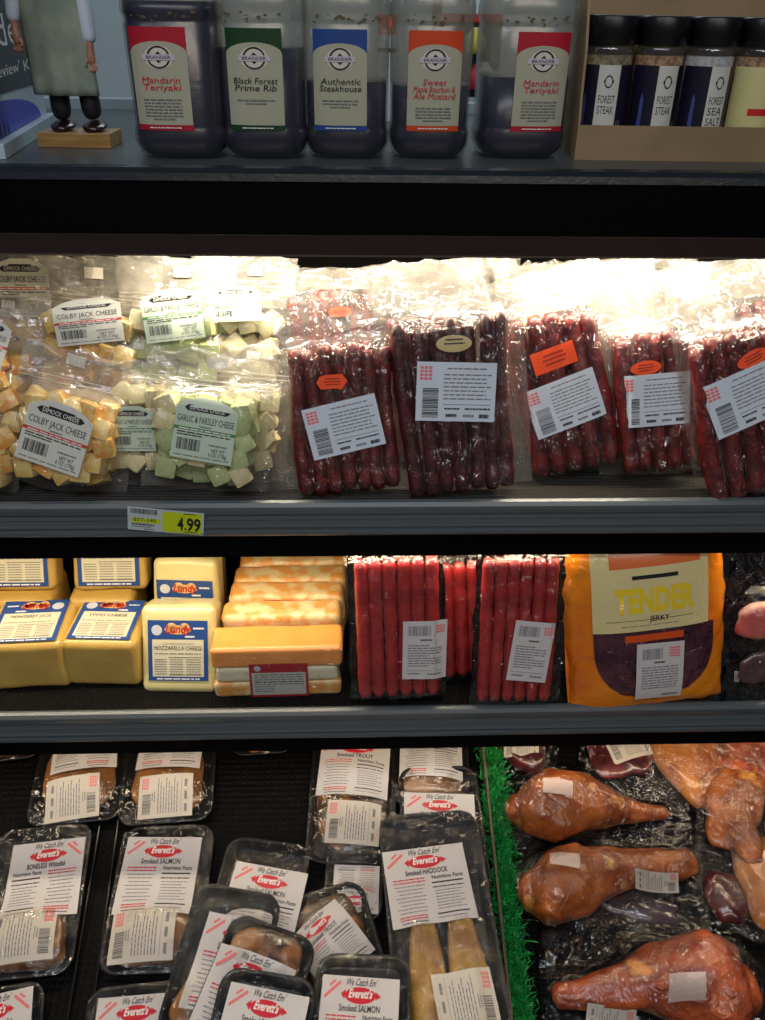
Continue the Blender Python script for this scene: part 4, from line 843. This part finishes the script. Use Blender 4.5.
def art_fish(name, seed=0, mirror=False):
    a = Art(100, 104); a.rect(0, 0, 100, 104, PAPER()); a.up(); F_ = (lambda x: 100-x) if mirror else (lambda x: x)
    a.text("We Catch Em'", 50, 94.5, 7.5, INK(), wid=40, shear=.3, bold=.015)
    a.ell(50, 84, 20, 9, RD()); a.poly([(30, 79), (25, 85), (31, 90)], RD()); a.poly([(70, 80), (77, 84), (69, 89)], RD())
    a.poly([(F_(3), 82), (F_(5), 79), (F_(25), 96), (F_(23), 99)] if not mirror else [(F_(5), 79), (F_(3), 82), (F_(23), 99), (F_(25), 96)], PINKINK()); a.poly([(F_(9), 94), (F_(11), 92), (F_(18), 98), (F_(16), 100)] if not mirror else [(F_(11), 92), (F_(9), 94), (F_(16), 100), (F_(18), 98)], PINKINK())
    a.up(); a.text("Everett's", 50, 81.5, 9, WHITEINK(), wid=30, shear=.2, bold=.03)
    a.text(name, 50, 67, 7, INK(), wid=52, bold=.02)
    L, Rr = (6, 54) if not mirror else (52, 6)
    for k in range(2): a.words(L+2, 61-k*4, 38, 1.6, REDINK(), k)
    for k in range(8): a.words(L+3+(k % 3)*2, 52-k*5, 36-(k % 3)*4, 1.3, GREYINK(), k+seed)
    for k in range(2): a.words(L+4, 11-k*3.4, 32, 1.6, REDINK(), k+3)
    a.words(L+6, 3.4, 30, 1.2, INK(), 3)
    a.text('Nutrition Facts', Rr+20, 59, 5, INK(), wid=38, bold=.02); a.rect(Rr, 53, 38, 1.8, INK(), 6, 1); a.words(Rr, 47, 38, 1.5, INK(), 4)
    for k in range(7): a.words(Rr+2, 42-k*4, 28 if k % 2 else 34, 1.2, GREYINK(), k+seed+2)
    a.rect(Rr, 11, 38, 1.7, INK(), 6, 1); a.words(Rr, 6, 34, 1.2, GREYINK(), 2); return a
def art_price(seed=0, mirror=False):
    a = Art(100, 78); a.rect(0, 0, 100, 78, mat('label_price', (204, 196, 182), .5)); a.up(); F_ = (lambda x, w: 100-x-w) if mirror else (lambda x, w: x)
    for i in range(3):
        for j in range(4): a.rect(F_(5+i*4.6, 3.6), 52+j*5.4, 3.6, 4.2, PINKINK(), 1, 1)
    a.bars(F_(7, 16), 8, 16, 36, mat('ink_darkgrey', (80, 78, 76), .6), seed+2, vert=True); a.words(F_(25, 2), 30, 14, 1.8, GREYINK(), seed, vert=True); a.words(F_(29, 2), 28, 18, 1.6, GREYINK(), seed+4, vert=True)
    for k in range(8): a.words(F_(36+k*5, 1.9), 8, 62-(k % 3)*8, 1.7, GREYINK(), seed+k, vert=True)
    a.rect(F_(79, .6), 6, .6, 66, GREYINK(), 1, 6)
    for k in range(3): a.words(F_(85, 5), 8+k*22, 14, 5, GREYINK(), seed+k+9, vert=True)
    return a
def fish_tray(B, T, w, label, dl=0, tilt=DT, fish='fish', fy=(.06, .5), labs=(), prices=(), M_=None, seed=0, wfr=.84, fz=.026):
    M, W, H = place(B, T, w, DP, tilt, dl) if tilt == DT else place(B, T, w, DP+DN*dl, tilt)
    t = thing('fish_tray', label, 'tray of smoked fish', M, 'wrapped trays of smoked fish in the well'); tray_mesh(W, H, M_ or FOAM).build('foam_tray', t); items = []
    if fish in ('fish', 'dark'):
        h = (fy[1]-fy[0])*H; ww = W*wfr-.012; o = blob(ww, h, fz, FISH if fish == 'fish' else FISHD, seed, p=3, amp=.10, taper=.10).build('fish_fillet', t); o.location = (0, (fy[0]+fy[1])/2*H, .0035)
        items.append(pad(-ww/2*1.1, ww/2*1.1, fy[0]*H, fy[1]*H, fz*1.22+.004, 3.5))
    elif fish == 'pair':
        h = (fy[1]-fy[0])*H
        for sx in (-1, 1):
            o = blob(W*.34, h, .030, FISHG, seed+sx, p=2.3, amp=.05, taper=.22*1).build('whole_fish', t); o.location = (sx*W*.19, (fy[0]+fy[1])/2*H, .003); o.rotation_euler = (0, 0, sx*.04)
            items.append(pad(sx*W*.19-W*.18, sx*W*.19+W*.18, fy[0]*H, fy[1]*H, .036, 3))
    D = Drape(W*.99, H*.992, items, nx=36, ny=46, taut=16, wr=.0006, seed=seed+70, lift=.002, base=.0195, edge=.0005)
    D.X *= 1; c = MB(); Pg = np.stack([D.X, D.Y+H*.004, D.Z], -1)
    r = .024                                   # pull the wrap in at the corners
    cx = W/2*.99-r; ax = np.abs(Pg[..., 0]); yy = Pg[..., 1]-H/2; ay = np.abs(yy); cy = H/2-r; ex, ey = np.clip(ax-cx, 0, None), np.clip(ay-cy, 0, None); l = np.sqrt(ex**2+ey**2); m_ = np.maximum(ex, ey); s_ = np.where(l > 1e-9, m_/np.maximum(l, 1e-9), 1)
    Pg[..., 0] = np.sign(Pg[..., 0])*(np.minimum(ax, cx)+ex*s_); Pg[..., 1] = H/2+np.sign(yy)*(np.minimum(ay, cy)+ey*s_)
    c.grid(Pg, WRAP); c.build('stretch_wrap', t)
    for nm, lx, ly, lw, lh, rot, *mi in labs:
        x, y = loc(M, lx, ly, .026); k = pxw(M, lx, ly, 1, .026); a = art_fish(nm, seed, bool(mi)); a.build('product_label', t, a.on(D, x, y, lw*k, rot, lift=.0012, h=lh))
    for lx, ly, lw, lh, rot, *mi in prices:
        x, y = loc(M, lx, ly, .026); k = pxw(M, lx, ly, 1, .026); a = art_price(seed, bool(mi)); a.build('price_label', t, a.on(D, x, y, lw*k, rot, lift=.0012, h=lh))
    return t
fish_tray((76, 829), (96, 700), 88, 'fish tray at the left under the lower shelf, its torn label touching the rail', labs=[('Smoked HADDOCK', 86, 746, 62, .105, 4, 1)], prices=[(73, 799, 52, .073, 4, 1)], fy=(.08, .62), seed=1)
fish_tray((166, 829), (179, 700), 88, 'fish tray under the lower shelf, second from left, straight labels', labs=[('Smoked SALMON', 172, 744, 62, .105, -3)], prices=[(166, 797, 53, .072, 1)], fy=(.08, .62), seed=2)
fish_tray((22, 984), (50, 832), 96, 'boneless whitefish tray at the left edge with a ragged-edged label', labs=[('BONELESS Whitefish', 44, 878, 72, .124, 2, 1)], prices=[(24, 936, 62, .078, 2, 1)], fy=(.05, .46), seed=3)
fish_tray((150, 979), (172, 831), 95, 'smoked salmon tray with two white labels, standing alone second from left', labs=[('Smoked SALMON', 158, 874, 76, .124, -2)], prices=[(143, 935, 64, .078, 2)], fy=(.05, .46), seed=4)
fish_tray((-16, 1140), (2, 992), 96, 'tray at the lower left corner with only its top rim showing', labs=[('BONELESS Whitefish', -10, 1042, 76, .124, 2, 1)], fy=(.05, .46), seed=5)
fish_tray((128, 1136), (142, 988), 104, 'tray cut by the bottom edge below the salmon tray, empty top showing', labs=[('Smoked SALMON', 132, 1042, 80, .120, -1)], fy=(.05, .46), seed=6)
fish_tray((264, 760), (264, 660), 62, 'small dark tray alone at the top of the empty space under the shelf', fy=(.05, .8), seed=7, fish='dark')
fish_tray((12, 766), (28, 668), 62, 'small dark tray at the far left under the lower shelf', fy=(.05, .8), seed=8, fish='dark')
fish_tray((350, 869), (356, 716), 84, 'dark fish tray left of the upper grey trays with wrinkled labels', labs=[('Smoked TROUT', 354, 769, 70, .110, -3)], prices=[(353, 824, 54, .070, -3)], fy=(.06, .92), seed=9, fish='dark')
fish_tray((430, 812), (430, 690), 74, 'fish tray against the grass strip directly under the lower shelf', labs=[('Smoked TROUT', 431, 752, 62, .106, 0)], fy=(.05, .5), seed=10)
fish_tray((449, 905), (436, 772), 82, 'fish tray beside the green grass, overlapped by the large grey tray', dl=.014, labs=[('Smoked TROUT', 440, 825, 72, .116, -4)], fy=(.02, .2), seed=11)
fish_tray((352, 926), (356, 850), 58, 'pale-labelled small tray lying beneath the left side of the large tray', labs=[('Smoked TROUT', 356, 888, 46, .075, 180)], fy=(.1, .5), seed=19)
fish_tray((462, 1090), (426, 818), 108, 'largest smoked haddock tray, dark grey, two golden fish, by the grass', dl=.050, labs=[('Smoked HADDOCK', 429, 884, 84, .118, 3)], prices=[(466, 1004, 62, .080, 4, 1)], fish='pair', fy=(.02, .64), M_=FOAMG, seed=12)
fish_tray((238, 990), (272, 846), 88, 'tilted tray at the back of the heap with a shiny crumpled middle', dl=.026, labs=[('Smoked SALMON', 262, 905, 76, .120, -2)], fy=(.10, .5), seed=13, fish='dark')
fish_tray((202, 1048), (242, 893), 92, 'tilted tray on the left of the heap, long label reaching down its side', dl=.056, tilt=74, labs=[('Smoked SALMON', 232, 966, 78, .130, -2)], fy=(.05, .4), seed=14)
fish_tray((352, 1010), (322, 894), 84, 'small tray in the middle with its label turned to the right', dl=.024, labs=[('Smoked TROUT', 331, 945, 62, .095, 24)], fish='dark', fy=(.08, .92), seed=18)
fish_tray((216, 1090), (278, 930), 96, 'tray in the heap with glittering crumpled wrap above its label', dl=.084, tilt=73, labs=[('Smoked SALMON', 240, 1004, 84, .124, 0)], fish='dark', fy=(.60, .97), seed=15)
fish_tray((240, 1130), (272, 976), 100, 'black tray cut by the bottom edge, middle of the heap', dl=.112, tilt=74, labs=[('Smoked SALMON', 258, 1040, 84, .120, -2)], fy=(.05, .3), seed=16)
fish_tray((358, 1118), (364, 959), 98, 'black tray with a wide empty top edge, right end of the heap', dl=.078, labs=[('Smoked SALMON', 358, 1026, 80, .122, -2)], fy=(.05, .3), seed=17)

# ------------------------------------------------------------------ divider and grass
def dmat(px, py, h=0):
    q = hitp(px, py, DP+DN*h, DN); M = Matrix.Identity(4)
    for i in range(3): M[i][0] = DX[i]; M[i][1] = DY[i]; M[i][2] = DN[i]; M[i][3] = q[i]
    return M
def dl_(M, px, py, h=0): q = M.inverted() @ Vector(hitp(px, py, DP+DN*h, DN)); return np.array([q.x, q.y])
M = dmat(520, 1040); t = thing('grass_strip', 'green plastic grass strip dividing fish trays from turkey legs', 'divider', M); p0 = dl_(M, 521, 1045); p1 = dl_(M, 487, 735); p1 = p1+(p1-p0)*.15
GRN = mat('plastic_grass', (20, 150, 62), .4, col2=(12, 110, 44), nscale=40, col3=(50, 190, 96)); STR = mat('strip_backing', (96, 84, 66), .7)
dv = (p1-p0); Ln = np.linalg.norm(dv); dv = dv/Ln; nv = np.array([dv[1], -dv[0]])
c = MB(); 
def bxo(c, a0, a1, b0, b1, z0, z1, M_):
    vs = [(*(p0+dv*a+nv*b), z) for z in (z0, z1) for a in (a0, a1) for b in (b0, b1)]; c.add(vs, [(0, 2, 3, 1), (4, 5, 7, 6), (0, 1, 5, 4), (2, 6, 7, 3), (0, 4, 6, 2), (1, 3, 7, 5)], M_)
bxo(c, 0, Ln, -.016, -.012, .0005, .030, STR); bxo(c, 0, Ln, -.0118, .012, .0005, .012, mat('strip_base', (18, 60, 30), .7)); c.build('divider_board', t, smooth=False)
rng = random.Random(9); c = MB()
for k in range(5200):
    a = rng.random()*Ln; b = rng.gauss(0, .0085); z0 = .010; ln = rng.uniform(.012, .026); an = rng.uniform(0, 2*math.pi); le = rng.uniform(.2, .95)*ln
    q = p0+dv*a+nv*b; wv = np.array([math.cos(an+1.57), math.sin(an+1.57)])*.0013; tp = np.array([math.cos(an), math.sin(an)])*le; hz = z0+math.sqrt(max(0, ln*ln-le*le)); md = q+tp*.45
    c.add([(*(q-wv), z0), (*(q+wv), z0), (*(md-wv), z0+(hz-z0)*.7), (*(md+wv), z0+(hz-z0)*.7), (*(q+tp), hz)], [(0, 1, 3, 2), (2, 3, 4)], GRN)
tag(c.build('plastic_grass', t, smooth=False), kind='stuff')
M = dmat(80, 1000); t = thing('tray_divider', 'thin black plastic divider fence between the two left columns of trays', 'divider', M)
for (xa, ya), (xb, yb_) in (((66, 1040), (112, 760)), ((90, 1040), (128, 760))):
    a_, b_ = dl_(M, xa, ya), dl_(M, xb, yb_); d_ = (b_-a_); d_ = d_/np.linalg.norm(d_); n_ = np.array([d_[1], -d_[0]])*.001; c = MB()
    vs = [(*(e+s*n_), z) for z in (.0005, .010) for e in (a_, b_) for s in (-1, 1)]; c.add(vs, [(0, 2, 3, 1), (4, 5, 7, 6), (0, 1, 5, 4), (2, 6, 7, 3), (0, 4, 6, 2), (1, 3, 7, 5)], mat('divider_plastic', (30, 30, 31), .25)); c.build('divider_fin', t, smooth=False)

# ------------------------------------------------------------------ turkey legs and other smoked meat
LEG = mat('smoked_turkey_skin', (200, 112, 44), .34, col2=(134, 60, 26), nscale=20, nlo=.36, nhi=.6, col3=(232, 168, 80), coat=.7, coatr=.12, bump=1, bscale=45, bdist=.006)
LEG2 = mat('red_turkey_skin', (192, 92, 46), .34, col2=(126, 48, 28), nscale=18, nlo=.36, nhi=.6, col3=(226, 150, 74), coat=.7, coatr=.12, bump=1, bscale=45, bdist=.006)
GOLD = mat('golden_smoked_meat', (206, 132, 56), .34, col2=(168, 88, 40), nscale=16, nlo=.38, nhi=.6, col3=(222, 160, 84), coat=.8, coatr=.1, bump=.6, bscale=40, bdist=.003)
DRK = mat('dark_red_meat', (104, 34, 34), .3, col2=(58, 18, 22), nscale=24, col3=(140, 60, 56), coat=1, coatr=.1, bump=.7, bscale=50)
def interp(pr, x):
    return float(np.interp(x, [p[0] for p in pr], [p[1] for p in pr]))
def leg_pack(B, T, w, prof, mid, label, sticker, dl=0, seed=0, skin_=LEG, flip=False, tilt=DT, extra=None):
    """prof: (px, half height px) along the leg; mid: (px, centre py)"""
    M, W, H = place(B, T, w, DP+DN*dl, tilt); t = thing('turkey_leg_pack', label, 'turkey leg', M, 'vacuum packed smoked turkey legs'); back_sheet(W, H, t, seed, teeth=True, wr=.003)
    xs = np.linspace(prof[0][0], prof[-1][0], 46); rng = np.random.default_rng(seed); ph = rng.random(8)*6; c = MB(); rings = []; pts = []
    for i, x in enumerate(xs):
        cy = interp(mid, x); r = interp(prof, x)
        a_ = np.array(loc(M, x, cy, .036)); b_ = np.array(loc(M, x, cy-r, .036)); R_ = np.linalg.norm(b_-a_)*.95; pts.append((a_, R_))
    for i, (a_, R_) in enumerate(pts):
        ring = []; e = 1
        for j in range(30):
            an = 2*math.pi*j/30; k = 1+.06*math.sin(3*an+i*.21+ph[0])+.035*math.sin(7*an-i*.33+ph[1])+.04*math.sin(i*.5+ph[2]+an)+.025*math.sin(11*an+i*.7+ph[3])
            ring.append((a_[0]+.003*math.sin(an*2+i*.2), a_[1]+R_*k*math.cos(an), .004+R_*.72*(1+k*math.sin(an))))
        rings.append(ring)
    # close the ends roundly
    def cap(ring, d):
        cen = np.mean(ring, 0); out = []
        for f_, o_ in ((.93, .12), (.72, .26), (.40, .36)):
            rad = abs(np.max(np.array(ring)[:, 1])-cen[1]); out.append([tuple(cen+(np.array(p)-cen)*f_+np.array([d*rad*o_*1.6, 0, 0])) for p in ring])
        return out
    s0 = -1 if rings[0][0][0] < rings[-1][0][0] else 1
    rings = cap(rings[0], s0)[::-1]+rings+cap(rings[-1], -s0)
    c.loft(rings, skin_); c.build('turkey_leg', t)
    items = [dome(a_[0], a_[1], R_*1.15, R_*1.56+.005, 3) for a_, R_ in pts[::2] if R_ > .003]
    D = Drape(W*.98, H*.98, items, nx=50, ny=36, taut=10, wr=.0018, seed=seed+5, lift=.003, edge=.003); D.mesh(CRINK).build('clear_film', t)
    lx, ly, lw, lh, rot = sticker; k = pxw(M, lx, ly, 1, .03); x, y = loc(M, lx, ly, .05); a = Art(30, 22); a.rect(0, 0, 30, 22, mat('plain_sticker', (214, 190, 178), .45)); a.build('blank_sticker', t, a.on(D, x, y, lw*k, rot, lift=.002, h=lh*k))
    if extra:
        lx, ly, lw, lh, rot = extra; k = pxw(M, lx, ly, 1); x, y = loc(M, lx, ly); a = art_price(seed, True); a.build('price_label', t, a.on(D, x, y, lw*k, rot, lift=.002, h=lh*k))
    return t
def meat_pack(B, T, w, label, M_, dims, cat, name='meat_pack', dl=0, back=True, seed=0, lab=None, haze=CRINK, grp=None, tilt=DT, p=2.6, z=.03):
    M, W, H = place(B, T, w, DP+DN*dl, tilt); t = thing(name, label, cat, M, grp)
    if back: back_sheet(W, H, t, seed, teeth=True, wr=.003)
    items = []
    for dx, dy, ww, hh, rz in dims:
        o = blob(ww*W, hh*H, z, M_, seed+int(dx*10), p=p, amp=.16).build('smoked_meat', t); o.location = (dx*W, dy*H, .003); o.rotation_euler = (0, 0, rz); items.append(dome(dx*W, dy*H, max(ww*W, hh*H)*.55, z*1.15, 3))
    D = Drape(W, H, items, nx=40, ny=40, taut=10, wr=.0025, seed=seed+9, lift=.003, edge=.005); D.mesh(haze).build('clear_film', t)
    if lab:
        lx, ly, lw, lh, rot = lab; k = pxw(M, lx, ly, 1); x, y = loc(M, lx, ly, .03); a = art_price(seed); a.build('price_label', t, a.on(D, x, y, lw*k, rot, lift=.002, h=lh*k))
    return t
HAZE2 = film('thick_vacuum_film', gloss=.08, milk=.04, col=(225, 205, 180), rough=.12, bump=1.0, bscale=60, dist=.008)
meat_pack((524, 778), (520, 700), 62, 'dark red meat pack with pale label top, beside the green grass under the shelf', DRK, [(0, .45, .8, .8, 0)], 'pack of meat', seed=81, lab=(521, 746, 34, 22, 2))
meat_pack((616, 795), (612, 700), 74, 'dark red meat pack with tilted white label above the uppermost turkey leg', DRK, [(0, .5, .8, .8, .1)], 'pack of meat', seed=82, lab=(626, 744, 44, 34, 28))
leg_pack((592, 852), (590, 768), 196, [(517, 16), (526, 27), (540, 33), (556, 34), (575, 30), (600, 23), (622, 14), (645, 9), (668, 6)], [(517, 806), (560, 806), (610, 805), (668, 806)], 'uppermost turkey leg, thick end left, tapering to a point on the right', (553, 802, 28, 16, 0), seed=83)
meat_pack((640, 938), (640, 880), 150, 'dark vacuum pack with purple sheen between the second and third turkey legs', mat('dark_meat_purple_glare', (52, 36, 44), .25, col2=(84, 66, 80), nscale=16, coat=1, coatr=.08, bump=.6, bscale=40), [(-.1, .5, .7, .5, 0)], 'pack of meat', seed=84, z=.016)  # purple glare on the pack is put into the dark meat colour
leg_pack((612, 934), (608, 838), 196, [(532, 22), (542, 34), (556, 38), (575, 37), (600, 29), (625, 21), (650, 16), (675, 15), (688, 16), (692, 13)], [(528, 889), (560, 888), (610, 872), (650, 862), (698, 858)], 'middle turkey leg, thick end left, blunt bone end right', (560, 872, 28, 16, -3), seed=85, dl=.010, extra=(654, 886, 48, 14, 12))
leg_pack((654, 1056), (640, 922), 210, [(562, 14), (575, 15), (600, 20), (630, 26), (655, 34), (680, 44), (700, 47), (720, 46), (738, 38), (746, 26)], [(562, 990), (600, 988), (650, 980), (700, 980), (746, 990)], 'largest turkey leg at the bottom right, thick end on the right', (680, 996, 32, 20, 3), seed=86, dl=.018, skin_=LEG2, extra=(610, 1024, 48, 24, -2))
meat_pack((694, 812), (690, 700), 92, 'golden smoked meat in clear film under the shelf, right of the red packs', GOLD, [(-.1, .5, .7, .9, .25)], 'pack of meat', back=False, seed=87, haze=HAZE2, z=.036)
meat_pack((742, 800), (742, 690), 84, 'orange smoked meat with yellow sticker at the upper right of the well', LEG2, [(.05, .5, .8, .9, -.2)], 'pack of meat', back=False, seed=88, haze=HAZE2, z=.034)
meat_pack((736, 884), (732, 765), 78, 'knobbly smoked hock in hazy film at the right, above the golden piece', LEG, [(-.05, .55, .62, .72, -.3), (.05, .3, .4, .4, .4)], 'pack of meat', back=False, seed=89, haze=HAZE2, dl=.012, z=.040)
meat_pack((764, 945), (760, 838), 66, 'golden smoked piece at the right edge beside the middle turkey leg', GOLD, [(0, .5, .8, .9, .2)], 'pack of meat', back=False, seed=90, haze=HAZE2, dl=.008, z=.036)
meat_pack((722, 932), (722, 872), 50, 'small dark red smoked piece right of the middle turkey leg', DRK, [(0, .5, .8, .8, .2)], 'pack of meat', back=False, seed=91, haze=HAZE2)
